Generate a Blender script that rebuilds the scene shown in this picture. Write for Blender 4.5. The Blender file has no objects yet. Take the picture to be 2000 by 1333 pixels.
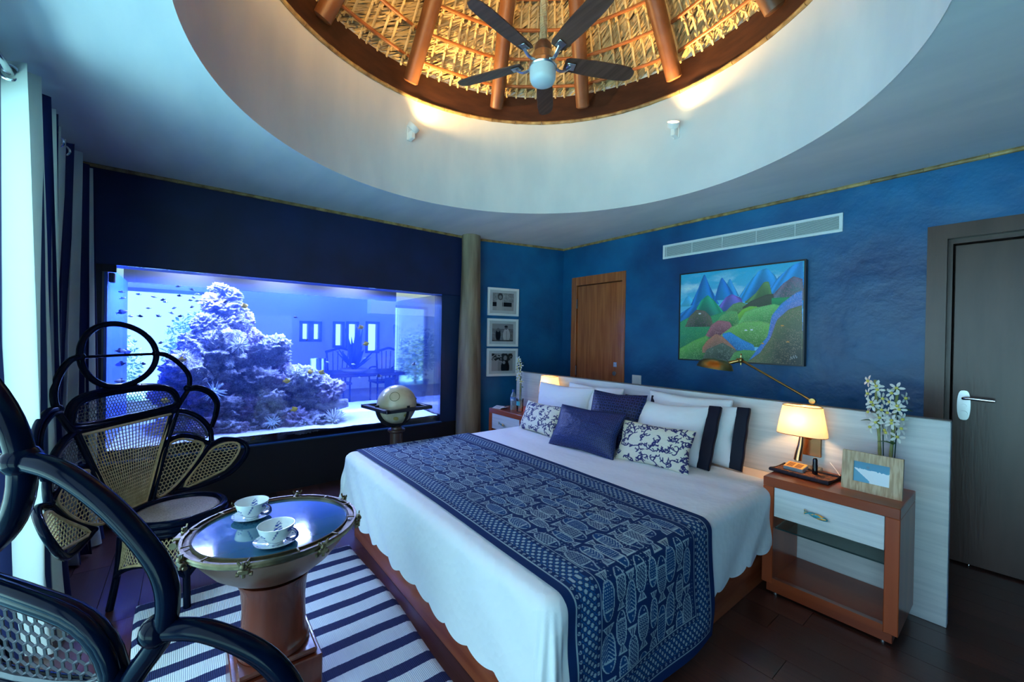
import bpy, bmesh, math, random
import numpy as np
from mathutils import Vector, Matrix, noise as mn

random.seed(7); rng = np.random.default_rng(7)
scene = bpy.context.scene
COL = scene.collection
PI = math.pi
# ---------------------------------------------------------------- camera
FPX = 799.6
CAM = Vector((0, 0, 1.45))
_yaw, _pit, _rol = (math.radians(a) for a in (38.3455, .3278, .9887))
_F = Vector((-math.cos(_yaw), math.sin(_yaw), 0)); _R = Vector((math.sin(_yaw), math.cos(_yaw), 0)); _U = Vector((0, 0, 1))
F2 = _F * math.cos(_pit) - _U * math.sin(_pit); _U2 = _U * math.cos(_pit) + _F * math.sin(_pit)
R2 = _R * math.cos(_rol) + _U2 * math.sin(_rol); U3 = _U2 * math.cos(_rol) - _R * math.sin(_rol)
cd = bpy.data.cameras.new('camera'); cam = bpy.data.objects.new('camera', cd); COL.objects.link(cam)
cd.sensor_width = 36; cd.lens = FPX * 36 / 2000; cd.clip_start = .02; cd.clip_end = 200
m = Matrix((R2, U3, -F2)).transposed().to_4x4(); m.translation = CAM
cam.matrix_world = m
scene.camera = cam

def at(px, py, ax, v):
    """the point where the sight line through a pixel meets the plane ax = v"""
    r = F2 + R2 * ((px - 1000) / FPX) - U3 * ((py - 666.5) / FPX)
    i = 'xyz'.index(ax)
    return CAM + r * ((v - CAM[i]) / r[i])
# ---------------------------------------------------------------- world, lights, exposure
w = bpy.data.worlds.new('sky'); scene.world = w; w.use_nodes = True
bg = w.node_tree.nodes['Background']
bg.inputs[0].default_value = (.46, .78, 1.0, 1); bg.inputs[1].default_value = 3.0
scene.view_settings.view_transform = 'Standard'; scene.view_settings.look = 'None'
scene.view_settings.gamma = 1; scene.view_settings.use_curve_mapping = False
scene.view_settings.exposure = 0.46
cy = scene.cycles
cy.use_denoising = True; cy.max_bounces = 9; cy.diffuse_bounces = 4; cy.glossy_bounces = 4
cy.transmission_bounces = 6; cy.transparent_max_bounces = 24; cy.volume_bounces = 0
cy.sample_clamp_indirect = 6; cy.caustics_reflective = False; cy.caustics_refractive = False

def light(name, kind, loc, energy, color, direction=None, parent=None, **kw):
    d = bpy.data.lights.new(name, kind); o = bpy.data.objects.new(name, d); COL.objects.link(o)
    d.energy = energy; d.color = color
    for k, v in kw.items(): setattr(d, k, v)
    o.location = loc
    if direction is not None: o.rotation_euler = Vector(direction).to_track_quat('-Z', 'Y').to_euler()
    if parent: o.parent = parent
    return o
# the sun stands behind the house and lights the added terrace outside, never the room directly
light('sun', 'SUN', (0, 0, 12), 34.0, (1, .95, .86), (-.15, -.55, -.82), angle=.02)
# the daylight of the garden door and the added terrace (portals only guide the sky's own light)
def portal(loc, direction, sx, sy):
    o = light('daylight_opening', 'AREA', loc, 1, (1, 1, 1), direction, shape='RECTANGLE', size=sx, size_y=sy)
    o.data.cycles.is_portal = True
portal((-1.15, -.80, 1.22), (0, 1, 0), 4.1, 2.44)
portal((-8.6, -3.0, 1.5), (0, 1, 0), 5.6, 3.0)

# ---------------------------------------------------------------- node materials
MATS = {}
def nodes(name):
    mt = bpy.data.materials.new(name); mt.use_nodes = True
    nt = mt.node_tree
    return mt, nt, nt.nodes['Principled BSDF'], nt.nodes['Material Output']

def pm(name, c, rough=.5, metal=0., c2=None, scale=4., stretch=(1, 1, 1), lo=.35, hi=.65, bump=0., bscale=40., bstretch=None,
       detail=5, coat=0., spec=.5, sheen=0., rnd=0., attr=None, trans=0., emit=None, es=0., alpha=1., bkind='noise', bdist=.01, rvar=0.):
    if name in MATS: return MATS[name]
    mt, nt, b, out = nodes(name); N = nt.nodes.new; L = nt.links.new
    b.inputs['Roughness'].default_value = rough; b.inputs['Metallic'].default_value = metal
    b.inputs['Specular IOR Level'].default_value = spec
    b.inputs['Coat Weight'].default_value = coat; b.inputs['Coat Roughness'].default_value = .08
    b.inputs['Sheen Weight'].default_value = sheen
    b.inputs['Base Color'].default_value = (*c, 1)
    tc = N('ShaderNodeTexCoord'); src = None
    def mapped(s):
        mp = N('ShaderNodeMapping'); mp.inputs['Scale'].default_value = s; L(tc.outputs['Object'], mp.inputs['Vector']); return mp.outputs[0]
    if attr:
        a = N('ShaderNodeAttribute'); a.attribute_name = attr; src = a.outputs['Color']
    if c2 is not None:
        nz = N('ShaderNodeTexNoise'); nz.inputs['Scale'].default_value = scale; nz.inputs['Detail'].default_value = detail
        L(mapped(stretch), nz.inputs['Vector'])
        cr = N('ShaderNodeValToRGB'); cr.color_ramp.elements[0].position = lo; cr.color_ramp.elements[1].position = hi
        cr.color_ramp.elements[0].color = (*c, 1); cr.color_ramp.elements[1].color = (*c2, 1)
        L(nz.outputs['Fac'], cr.inputs[0]); src = cr.outputs[0]
        if rvar:
            mr = N('ShaderNodeMapRange'); mr.inputs['To Min'].default_value = rough - rvar; mr.inputs['To Max'].default_value = rough + rvar
            L(nz.outputs['Fac'], mr.inputs['Value']); L(mr.outputs[0], b.inputs['Roughness'])
    if rnd:
        oi = N('ShaderNodeObjectInfo'); hs = N('ShaderNodeHueSaturation'); mr = N('ShaderNodeMapRange')
        mr.inputs['To Min'].default_value = 1 - rnd; mr.inputs['To Max'].default_value = 1 + rnd
        L(oi.outputs['Random'], mr.inputs['Value']); L(mr.outputs[0], hs.inputs['Value'])
        if src is not None: L(src, hs.inputs['Color'])
        else: hs.inputs['Color'].default_value = (*c, 1)
        src = hs.outputs[0]
    if src is not None: L(src, b.inputs['Base Color'])
    if bump:
        if bkind == 'noise':
            bn = N('ShaderNodeTexNoise'); bn.inputs['Scale'].default_value = bscale; bn.inputs['Detail'].default_value = 6; o = bn.outputs['Fac']
        elif bkind == 'voronoi':
            bn = N('ShaderNodeTexVoronoi'); bn.inputs['Scale'].default_value = bscale; o = bn.outputs['Distance']
        else:
            bn = N('ShaderNodeTexWave'); bn.inputs['Scale'].default_value = bscale; bn.inputs['Distortion'].default_value = .6; o = bn.outputs['Fac']
            bn.bands_direction = bkind
        L(mapped(bstretch or (1, 1, 1)), bn.inputs['Vector'])
        bp = N('ShaderNodeBump'); bp.inputs['Strength'].default_value = bump; bp.inputs['Distance'].default_value = bdist
        L(o, bp.inputs['Height']); L(bp.outputs[0], b.inputs['Normal'])
    if trans:   # thin cloth / shade: part of the light passes through
        tr = N('ShaderNodeBsdfTranslucent'); mx = N('ShaderNodeMixShader'); mx.inputs[0].default_value = trans
        if src is not None: L(src, tr.inputs[0])
        else: tr.inputs[0].default_value = (*c, 1)
        L(b.outputs[0], mx.inputs[1]); L(tr.outputs[0], mx.inputs[2]); L(mx.outputs[0], out.inputs[0])
    if emit:
        b.inputs['Emission Color'].default_value = (*emit, 1); b.inputs['Emission Strength'].default_value = es
    MATS[name] = mt
    return mt

def glass(name, tint=(1, 1, 1), refl=1., rough=.0, ior=1.45):
    """clear sheet glass: see-through, mirrors by angle"""
    mt = bpy.data.materials.new(name); mt.use_nodes = True; nt = mt.node_tree; nt.nodes.clear(); N = nt.nodes.new; L = nt.links.new
    out = N('ShaderNodeOutputMaterial'); t = N('ShaderNodeBsdfTransparent'); t.inputs[0].default_value = (*tint, 1)
    g = N('ShaderNodeBsdfGlossy'); g.inputs['Roughness'].default_value = rough; fr = N('ShaderNodeFresnel'); fr.inputs[0].default_value = ior
    mu = N('ShaderNodeMath'); mu.operation = 'MULTIPLY'; mu.inputs[1].default_value = refl; L(fr.outputs[0], mu.inputs[0])
    mx = N('ShaderNodeMixShader'); L(mu.outputs[0], mx.inputs[0]); L(t.outputs[0], mx.inputs[1]); L(g.outputs[0], mx.inputs[2]); L(mx.outputs[0], out.inputs[0])
    return mt

# ---------------------------------------------------------------- mesh helpers
class MB:
    def __init__(s): s.v = []; s.f = []
    def add(s, vs, fs):
        o = len(s.v); s.v += [tuple(p) for p in vs]; s.f += [tuple(i + o for i in f) for f in fs]; return s
    def box(s, c, d, ch=0., rz=0., R=None):
        hx, hy, hz = (max(a, 1e-5) / 2 for a in d); ch = min(ch, .45 * min(hx, hy, hz) * 2)
        if ch <= 0:
            vs = [(x, y, z) for x in (-hx, hx) for y in (-hy, hy) for z in (-hz, hz)]
            fs = [(0, 1, 3, 2), (4, 6, 7, 5), (0, 4, 5, 1), (2, 3, 7, 6), (0, 2, 6, 4), (1, 5, 7, 3)]
        else:
            vs = []; idx = {}
            for sx in (-1, 1):
                for sy in (-1, 1):
                    for sz in (-1, 1):
                        for k in range(3):
                            p = [sx * (hx - ch), sy * (hy - ch), sz * (hz - ch)]; p[k] = (sx * hx, sy * hy, sz * hz)[k]
                            idx[sx, sy, sz, k] = len(vs); vs.append(tuple(p))
            fs = []
            for k in range(3):
                a, b = [q for q in range(3) if q != k]
                for sg in (-1, 1):
                    f = []
                    for (p, q) in ((-1, -1), (1, -1), (1, 1), (-1, 1)):
                        t = [0, 0, 0]; t[k] = sg; t[a] = p; t[b] = q; f.append(idx[(*t, k)])
                    fs.append(tuple(f if (sg > 0) == (k != 1) else f[::-1]))
                for p in (-1, 1):          # edges parallel to k
                    for q in (-1, 1):
                        f = []
                        for (e, kk) in ((-1, a), (1, a), (1, b), (-1, b)):
                            t = [0, 0, 0]; t[k] = e; t[a] = p; t[b] = q; f.append(idx[(*t, kk)])
                        fs.append(tuple(f))
            for sx in (-1, 1):
                for sy in (-1, 1):
                    for sz in (-1, 1): fs.append(tuple(idx[sx, sy, sz, k] for k in range(3)))
        M = R if R is not None else Matrix.Rotation(rz, 3, 'Z')
        c = Vector(c)
        return s.add([M @ Vector(p) + c for p in vs], fs)
    def bar(s, lo, hi, ch=0.):
        return s.box([(a + b) / 2 for a, b in zip(lo, hi)], [abs(b - a) for a, b in zip(lo, hi)], ch)
    def tube(s, pts, r, n=8, closed=False, flat=1.):
        P = [Vector(p) for p in pts]; k = len(P)
        rs = r if hasattr(r, '__len__') else [r] * k
        tan = []
        for i in range(k):
            a = P[(i - 1) % k] if (closed or i > 0) else P[i]; b = P[(i + 1) % k] if (closed or i < k - 1) else P[i]
            t = b - a; tan.append(t.normalized() if t.length > 1e-9 else Vector((0, 0, 1)))
        up = Vector((0, 0, 1)) if abs(tan[0].z) < .9 else Vector((1, 0, 0))
        nx = tan[0].cross(up).normalized(); vs = []
        for i in range(k):
            nx = (nx - tan[i] * nx.dot(tan[i])); nx = nx.normalized() if nx.length > 1e-6 else tan[i].orthogonal().normalized()
            ny = tan[i].cross(nx)
            for j in range(n):
                a = 2 * PI * j / n
                vs.append(P[i] + (nx * math.cos(a) + ny * math.sin(a) * flat) * rs[i])
        fs = []
        for i in range(k if closed else k - 1):
            for j in range(n):
                fs.append((i * n + j, i * n + (j + 1) % n, ((i + 1) % k) * n + (j + 1) % n, ((i + 1) % k) * n + j))
        if not closed:
            fs.append(tuple(range(n))[::-1]); fs.append(tuple((k - 1) * n + j for j in range(n)))
        return s.add(vs, fs)
    def lathe(s, prof, n=32, c=(0, 0, 0), M=None, sx=1., sy=1., a0=0., a1=2 * PI, caps=True):
        c = Vector(c); vs = []; full = abs(a1 - a0 - 2 * PI) < 1e-6; m_ = n if full else n + 1
        for r, z in prof:
            for j in range(m_):
                a = a0 + (a1 - a0) * j / n; p = Vector((r * math.cos(a) * sx, r * math.sin(a) * sy, z))
                vs.append((M @ p if M is not None else p) + c)
        fs = []
        for i in range(len(prof) - 1):
            for j in range(n):
                a, b = i * m_ + j, i * m_ + (j + 1) % m_
                fs.append((a, b, b + m_, a + m_))
        if full and caps:
            if prof[0][0] > 1e-6: fs.append(tuple(range(n))[::-1])
            if prof[-1][0] > 1e-6: fs.append(tuple((len(prof) - 1) * n + j for j in range(n)))
        return s.add(vs, fs)
    def prism(s, poly, h, M=None):
        """poly in xy, extruded by h along z, then placed by the 4x4 matrix M"""
        k = len(poly); vs = [Vector((x, y, 0)) for x, y in poly] + [Vector((x, y, h)) for x, y in poly]
        if M is not None: vs = [M @ p for p in vs]
        return s.add(vs, [tuple(range(k))[::-1], tuple(range(k, 2 * k))] + [(i, (i + 1) % k, k + (i + 1) % k, k + i) for i in range(k)])
    def ball(s, c, r, n=12, m_=8, M=None):
        rr = r if hasattr(r, '__len__') else (r, r, r); vs = []; c = Vector(c)
        for i in range(m_ + 1):
            th = PI * i / m_
            for j in range(n):
                a = 2 * PI * j / n; p = Vector((rr[0] * math.sin(th) * math.cos(a), rr[1] * math.sin(th) * math.sin(a), rr[2] * math.cos(th)))
                vs.append((M @ p if M is not None else p) + c)
        return s.add(vs, [(i * n + j, (i + 1) * n + j, (i + 1) * n + (j + 1) % n, i * n + (j + 1) % n) for i in range(m_) for j in range(n)])
    def mesh(s, name, mat, smooth=True, ang=.7, fix=True):
        me = bpy.data.meshes.new(name); me.from_pydata(s.v, [], s.f)
        if fix:
            bm = bmesh.new(); bm.from_mesh(me); bmesh.ops.remove_doubles(bm, verts=bm.verts, dist=1e-6)
            bmesh.ops.recalc_face_normals(bm, faces=bm.faces); bm.to_mesh(me); bm.free()
        finish(me, mat, smooth, ang); return me
    def build(s, name, mat, parent=None, smooth=True, ang=.7, fix=True, **tg):
        return link(name, s.mesh(name, mat, smooth, ang, fix), parent, **tg)

def finish(me, mat, smooth=True, ang=.7):
    for mt in (mat if isinstance(mat, (list, tuple)) else [mat]): me.materials.append(mt)
    if smooth:
        me.polygons.foreach_set('use_smooth', [True] * len(me.polygons))
        if ang: me.set_sharp_from_angle(angle=ang)
    me.update()

def link(name, me, parent=None, label=None, cat=None, group=None, kind=None, loc=None, rot=None):
    o = bpy.data.objects.new(name, me); COL.objects.link(o)
    if parent: o.parent = parent
    if loc is not None: o.location = loc
    if rot is not None: o.rotation_euler = rot
    return tag(o, label, cat, group, kind)

def tag(o, label=None, cat=None, group=None, kind=None):
    if label: o['label'] = label
    if cat: o['category'] = cat
    if group: o['group'] = group
    if kind: o['kind'] = kind
    return o

def thing(name, label, cat, loc=(0, 0, 0), rz=0., group=None):
    o = bpy.data.objects.new(name, None); COL.objects.link(o); o.location = loc; o.rotation_euler = (0, 0, rz)
    o.empty_display_size = .1
    return tag(o, label, cat, group)

def copy_tree(o, parent=None):
    c = o.copy(); COL.objects.link(c); c.parent = parent
    for ch in [x for x in o.children]: copy_tree(ch, c)
    return c

def grid_mesh(name, P, mat, cols=None, smooth=True, ang=None, wrap=False):
    """P: (n, m, 3) array of points -> quad sheet; cols: (n, m, 3) colours per vertex"""
    n, m_ = P.shape[:2]; me = bpy.data.meshes.new(name)
    idx = np.arange(n * m_).reshape(n, m_)
    q = np.stack([idx[:-1, :-1], idx[1:, :-1], idx[1:, 1:], idx[:-1, 1:]], -1).reshape(-1, 4)
    me.vertices.add(n * m_); me.vertices.foreach_set('co', P.astype(np.float32).ravel())
    me.loops.add(q.size); me.loops.foreach_set('vertex_index', q.astype(np.int32).ravel())
    me.polygons.add(len(q)); me.polygons.foreach_set('loop_start', (np.arange(len(q)) * 4).astype(np.int32))
    me.update(calc_edges=True); me.validate()
    if cols is not None: paint(me, cols.reshape(-1, 3))
    finish(me, mat, smooth, ang)
    return me

def paint(me, c):
    a = me.color_attributes.new('Col', 'FLOAT_COLOR', 'POINT')
    rgba = np.ones((len(me.vertices), 4), np.float32); rgba[:, :3] = c; a.data.foreach_set('color', rgba.ravel())

def spline(pts, n=6, closed=False):
    """Catmull-Rom through the points"""
    P = [Vector(p) for p in pts]; k = len(P); out = []
    for i in range(k if closed else k - 1):
        g = lambda j: P[j % k] if closed else P[min(max(j, 0), k - 1)]
        a, b, c, d = g(i - 1), g(i), g(i + 1), g(i + 2)
        for s in range(n):
            t = s / n
            out.append(.5 * ((2 * b) + (c - a) * t + (2 * a - 5 * b + 4 * c - d) * t * t + (3 * b - a - 3 * c + d) * t ** 3))
    if not closed: out.append(P[-1])
    return out

def fbm(x, y, seed=0, oct=4):
    """smooth 2-D value noise on arrays"""
    r = np.random.default_rng(seed); T = r.random((64, 64)); s = np.zeros(np.broadcast(x, y).shape); a = .5
    for _ in range(oct):
        xi = np.floor(x).astype(int); yi = np.floor(y).astype(int); fx = x - xi; fy = y - yi
        fx = fx * fx * (3 - 2 * fx); fy = fy * fy * (3 - 2 * fy); g = lambda i, j: T[i % 64, j % 64]
        s = s + a * ((g(xi, yi) * (1 - fx) + g(xi + 1, yi) * fx) * (1 - fy) + (g(xi, yi + 1) * (1 - fx) + g(xi + 1, yi + 1) * fx) * fy)
        x = x * 2.03 + 5.1; y = y * 2.03 + 9.7; a *= .5
    return s
# ================================================================ materials of the room
M_wall = pm('blue_limewash', (.001, .048, .17), .40, c2=(.006, .155, .36), scale=1.6, lo=.30, hi=.70, bump=.75, bscale=3.2, bdist=.03, detail=9, rvar=.1)
M_soffit = pm('midnight_blue_paint', (.002, .008, .05), .55, c2=(.004, .014, .085), scale=2, bump=.2, bscale=5)
M_ceil = pm('ceiling_plaster', (.62, .68, .72), .8, c2=(.72, .76, .78), scale=1.5, bump=.12, bscale=6, stretch=(1, 3, 1))
M_floor = pm('dark_floorboard', (.044, .014, .011), .31, c2=(.094, .031, .021), scale=6, stretch=(.5, 9, 1), rnd=.35, bump=.12, bscale=18, bstretch=(.6, 6, 1), bdist=.004, spec=1., coat=.2)
M_gap = pm('floor_gap', (.05, .035, .03), .6)
M_mahog = pm('mahogany', (.27, .040, .011), .28, c2=(.43, .085, .022), scale=7, stretch=(1, 1, .12), coat=.06, rnd=.06)
M_mahogx = pm('mahogany_long', (.22, .034, .010), .28, c2=(.35, .068, .019), scale=7, stretch=(.12, 1, 1), coat=.06, rnd=.06)
M_dark = pm('dark_stained_wood', (.060, .030, .022), .33, c2=(.095, .050, .037), scale=6, stretch=(1, 1, .15), bump=.08, bscale=30, bstretch=(3, 1, .3), coat=.0)
M_doorw = pm('warm_door_veneer', (.34, .085, .026), .30, c2=(.52, .165, .055), scale=5, stretch=(6, 1, .35), coat=.3)
M_bamboo = pm('bamboo', (.20, .11, .035), .5, c2=(.48, .33, .13), scale=14, stretch=(1, 1, 1), rnd=.3, bump=.3, bscale=30)
M_bark = pm('debarked_trunk', (.17, .115, .07), .62, c2=(.37, .29, .19), scale=7, stretch=(1.4, 1.4, .18), bump=.6, bscale=9, bstretch=(1.5, 1.5, .25), bdist=.02)
M_ring = pm('ring_beam_wood', (.032, .011, .007), .5, c2=(.056, .020, .011), scale=6, stretch=(1, 1, 4), bump=.1, bscale=20)
M_pole = pm('pole_wood', (.125, .047, .018), .45, c2=(.19, .078, .030), scale=5, stretch=(1, 1, 1), bump=.12, bscale=14, rnd=.1)
M_purlin = pm('purlin_cane', (.33, .10, .025), .45, c2=(.47, .17, .05), scale=9, rnd=.12)
M_thatch = pm('palm_thatch', (.5, .4, .2), .75, attr='Col')
M_rib = pm('palm_rib', (.60, .46, .22), .6, c2=(.76, .62, .34), scale=10, rnd=.22)
M_black = pm('black_trim', (.004, .004, .008), .5)
M_steel = pm('brushed_steel', (.55, .57, .58), .28, 1.)
M_chrome = pm('satin_chrome', (.75, .77, .80), .18, 1.)
M_brass = pm('aged_brass', (.42, .29, .10), .28, 1., c2=(.30, .20, .07), scale=14)
M_white = pm('white_enamel', (.86, .90, .90), .4)

ST = dict(kind='structure')
CZ = 2.68
CX, CY, CR = -1.757, 1.581, 1.655          # the round opening in the ceiling
XL, XR, YW, YB = -4.28, 1.30, -.75, 4.0    # tank wall, right wall, garden wall, back wall

# ---------------------------------------------------------------- floor of boards
fl = MB().bar((XL - .1, YW - .1, -.14), (XR + .1, YB + .12, -.02)).build('floor', M_gap, smooth=False, **ST)
unit = MB().box((0, 0, 0), (1, 1, 1)).mesh('floorboard', M_floor, smooth=False)
y = -.025 - .168 * 5; row = 0
while y < YB + .02:
    x = XL - .05 - random.uniform(0, 1.2); row += 1
    if abs(y - 2.327) < .08: x = -.809 - 1.6 * 3
    while x < XR + .05:
        ln = 1.6
        a, b = max(x, XL - .05), min(x + ln, XR + .08)
        if b - a > .03:
            o = link('floorboard', unit, fl); o.location = ((a + b) / 2, y + .084, -.0106); o.scale = (b - a - .0028, .168 - .0028, .0205)
        x += ln
    y += .168

# ---------------------------------------------------------------- walls
mb = MB()
D1 = (-3.785, -2.93, 2.268); D2 = (-.445, .62, 2.262)
def wp(x0, x1, z0, z1): mb.bar((x0, YB, z0), (x1, YB + .16, z1))
wp(-4.05, D1[0], 0, CZ); wp(D1[0], D1[1], D1[2], CZ); wp(D1[1], D2[0], 0, CZ); wp(D2[0], D2[1], D2[2], CZ); wp(D2[1], XR + .1, 0, CZ)
wall_back = mb.build('wall_back', M_wall, smooth=False, **ST)
# the short wall with the photographs, turned a little towards the bed
WA = Vector((-4.315, 2.56, 0)); WB = Vector((-3.954, 4.0, 0)); WD = (WB - WA).normalized(); WN = Vector((WD.y, -WD.x, 0))
MB().prism([(WA.x, WA.y), (WB.x, WB.y), (WB.x - .3, WB.y + .1), (WA.x - .2, WA.y)], CZ).build('wall_corner', M_wall, smooth=False, **ST)
# tank wall: soffit above, plinth below, piers left and right
TY0, TY1, TZ0, TZ1, TXB = -.497, 2.33, .462, 1.955, -5.65
MB().bar((XL - .22, YW - .1, TZ1), (XL, 2.60, CZ), .006).build('wall_left', M_soffit, smooth=False, **ST)
t = MB().bar((XL - .02, YW - .1, 0), (XL + .0, TY1 + .27, TZ0 - .015)).build('trim_1', M_black, smooth=False, **ST)
MB().bar((XL - .2, YW - .1, 0), (XL - .012, TY0 - .01, TZ1)).build('trim_2', M_black, smooth=False, **ST)
MB().bar((XL - .2, TY1 + .01, 0), (XL - .02, 2.60, TZ1)).build('trim_3', pm('navy_pier', (.003, .022, .085), .5), smooth=False, **ST)
# garden wall with the wide door opening, right wall
OX0, OX1, OZ = -3.2, .90, 2.44
mb = MB()
mb.bar((XL - .2, YW - .16, 0), (OX0, YW, CZ)); mb.bar((OX0, YW - .16, OZ), (OX1, YW, CZ)); mb.bar((OX1, YW - .16, 0), (XR + .1, YW, CZ))
mb.build('wall_front', M_wall, smooth=False, **ST)
MB().bar((XR, YW - .1, 0), (XR + .15, YB + .15, CZ)).build('wall_right', M_wall, smooth=False, **ST)
wf = MB().bar((OX0 - .07, YW - .17, 0), (OX0 + .03, YW + .02, OZ + .06), .006)
wf.bar((OX1 - .03, YW - .17, 0), (OX1 + .07, YW + .02, OZ + .06), .006); wf.bar((OX0 - .07, YW - .17, OZ - .03), (OX1 + .07, YW + .02, OZ + .06), .006)
wf = wf.build('window_1', pm('window_frame_wood', (.20, .085, .035), .4, c2=(.28, .12, .05), scale=6, stretch=(1, 1, .2)), smooth=False, **ST)
for x in (-1.85, -.45):
    MB().bar((x - .035, YW - .11, 0), (x + .035, YW - .05, OZ), .004).build('mullion', M_pole, wf, smooth=False)

# unseen terrace added outside the door, turquoise so its bounce lights the ceiling
MB().bar((-16, -14, -.3), (8, YW - .17, -.15)).build('floor', pm('turquoise_bounce_ground', (.22, .56, .64), .6, c2=(.36, .68, .74), scale=1.2), smooth=False, **ST)
# ---------------------------------------------------------------- ceiling with the round opening, drum, ring beam, thatch
N = 160
x0, x1, y0, y1 = XL - .25, XR + .15, YW - .16, YB + .16
angs = sorted(set([2 * PI * k / N for k in range(N)] + [math.atan2(yy - CY, xx - CX) % (2 * PI) for xx in (x0, x1) for yy in (y0, y1)]))
inn, outp = [], []
for a in angs:
    c, s = math.cos(a), math.sin(a); inn.append((CX + CR * c, CY + CR * s))
    tt = min([(x1 - CX) / c if c > 1e-9 else 1e9, (x0 - CX) / c if c < -1e-9 else 1e9, (y1 - CY) / s if s > 1e-9 else 1e9, (y0 - CY) / s if s < -1e-9 else 1e9])
    outp.append((CX + tt * c, CY + tt * s))
k = len(angs); mb = MB()
vs = [(x, y, CZ) for x, y in inn] + [(x, y, CZ) for x, y in outp]
mb.add(vs, [(i, (i + 1) % k, k + (i + 1) % k, k + i) for i in range(k)])
mb.build('ceiling', M_ceil, smooth=False, **ST)
DZ = 3.555
MB().lathe([(CR, CZ - .002), (CR, DZ + .3), (CR + .15, DZ + .3), (CR + .15, CZ + .01)], 160, (CX, CY, 0), caps=False).build('wall_drum', M_ceil, ang=.5, **ST)
roof = thing('thatched_roof', 'conical palm thatch roof with pole rafters above the round ceiling opening', 'roof', (CX, CY, DZ))
MB().lathe([(CR - .004, .012), (CR - .014, .012), (CR - .014, .245), (CR + .14, .245)], 120, caps=False).build('ring_beam', M_ring, roof, ang=.5)
# bamboo edging of the drum, in segments
a = 0; kk = 0
while a < 2 * PI - .02:
    da = min(random.uniform(.13, .19), 2 * PI - a); pts = []; rs = []
    for j in range(7):
        t_ = a + da * j / 6 * .985; pts.append(((CR - .012) * math.cos(t_), (CR - .012) * math.sin(t_), 0)); rs.append(.0165 if j in (0, 6) else .0145 + random.uniform(-.001, .001))
    MB().tube(pts, rs, 8).build('bamboo_edging', M_bamboo, roof); a += da
# thatch surface and loose fronds
SL = 1.35
def cone(r, a, off=0.):
    """point of the thatch at radius r; off moves it inward along the normal"""
    nl = math.hypot(1, SL); rr = r - off * SL / nl; z = .205 + (1.70 - r) * SL - off / nl
    return Vector((rr * math.cos(a), rr * math.sin(a), z))
base = MB(); prof = []
n_ = 96; R_ = [1.74, 1.5, 1.25, 1.0, .75, .5, .25, .02]
base.add([cone(r, 2 * PI * j / n_, -.03) for r in R_ for j in range(n_)], [(i * n_ + j, i * n_ + (j + 1) % n_, (i + 1) * n_ + (j + 1) % n_, (i + 1) * n_ + j) for i in range(len(R_) - 1) for j in range(n_)])
me = base.mesh('thatch_backing', M_thatch, fix=False); paint(me, np.tile((.22, .15, .07), (len(me.vertices), 1))); link('thatch_backing', me, roof)
V, Fc, Cc = [], [], []
for i in range(26000):
    r0 = math.sqrt(random.uniform(.55 ** 2, 1.74 ** 2)); a0 = random.uniform(0, 2 * PI); ln = random.uniform(.10, .22)
    ph = math.radians(random.gauss(55, 6)); w_ = random.uniform(.004, .009); off = random.uniform(-.028, .008)
    dr = -math.cos(ph) * ln * .6; da = math.sin(ph) * ln / r0
    p, q = cone(r0, a0, off - .012), cone(max(r0 + dr, .3), a0 - da, off + .01)
    d = (q - p).normalized(); nn = Vector((math.cos(a0) * SL, math.sin(a0) * SL, 1)).normalized(); sd = d.cross(nn).normalized() * w_
    o = len(V); V += [p - sd, p + sd, (p + q) / 2 + sd * 1.1 - nn * .004, (p + q) / 2 - sd * 1.1 - nn * .004, q + sd * .25, q - sd * .25]
    Fc += [(o, o + 1, o + 2, o + 3), (o + 3, o + 2, o + 4, o + 5)]
    b = random.uniform(.6, 1.25); g = random.random()
    c = (.62 * b, (.45 + .03 * g) * b, (.19 + .07 * g) * b); Cc += [c] * 6
me = bpy.data.meshes.new('thatch_fronds'); me.from_pydata([tuple(p) for p in V], [], Fc); paint(me, np.array(Cc)); finish(me, M_thatch, False)
link('thatch_fronds', me, roof, kind='stuff')
levels = [1.615 - .128 * k for k in range(8)]
# ribs: pale palm stems running up the slope
nr = 108; ribs = []
for j in range(nr):
    a = 2 * PI * (j + random.uniform(-.22, .22)) / nr
    if j % 2 and False: continue
    top = .60 if j % 2 == 0 else .95
    mb = MB(); r = 1.72
    pts = [cone(r_, a, .028) for r_ in (1.73, 1.5, 1.3, 1.1, top)]
    mb.tube(pts, [.0090, .0100, .0090, .0100, .007], 5, flat=.6); mb.build('thatch_rib', M_rib, roof); ribs.append(a)
knots = MB(); buds = MB()
for lv, r in enumerate(levels):
    for k in range(12):
        b0 = math.radians(94 + 30 * k); n2 = 5
        pts = [cone(r, b0 + math.radians(30) * j / n2, .045) for j in range(n2 + 1)]
        p0, p1 = pts[0], pts[-1]; pts = [p0.lerp(p1, j / n2) * .6 + pts[j] * .4 for j in range(n2 + 1)]
        MB().tube(pts, [.0135 + .0015 * math.sin(j * 2.1 + k) for j in range(n2 + 1)], 8).build('purlin', M_purlin, roof)
    for j, a in enumerate(ribs):
        if r < .97 and j % 2: continue
        nn = Vector((math.cos(a) * SL, math.sin(a) * SL, 1)).normalized()
        ctr = cone(r, a, .043); tg = Vector((-math.sin(a), math.cos(a), 0)); up = (cone(r - .1, a) - cone(r + .1, a)).normalized()
        knots.tube([ctr + tg * .013 + up * .026 - nn * .006, ctr + tg * .004 - nn * .019, ctr - tg * .011 - up * .028 - nn * .004], .0075, 5)
        knots.tube([ctr - tg * .013 + up * .026 - nn * .006, ctr - tg * .004 - nn * .019, ctr + tg * .011 - up * .028 - nn * .004], .0075, 5)
        if random.random() < .6: buds.ball(cone(r + random.uniform(.02, .045), a, .03), (.010, .010, .019), 6, 5)
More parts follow.
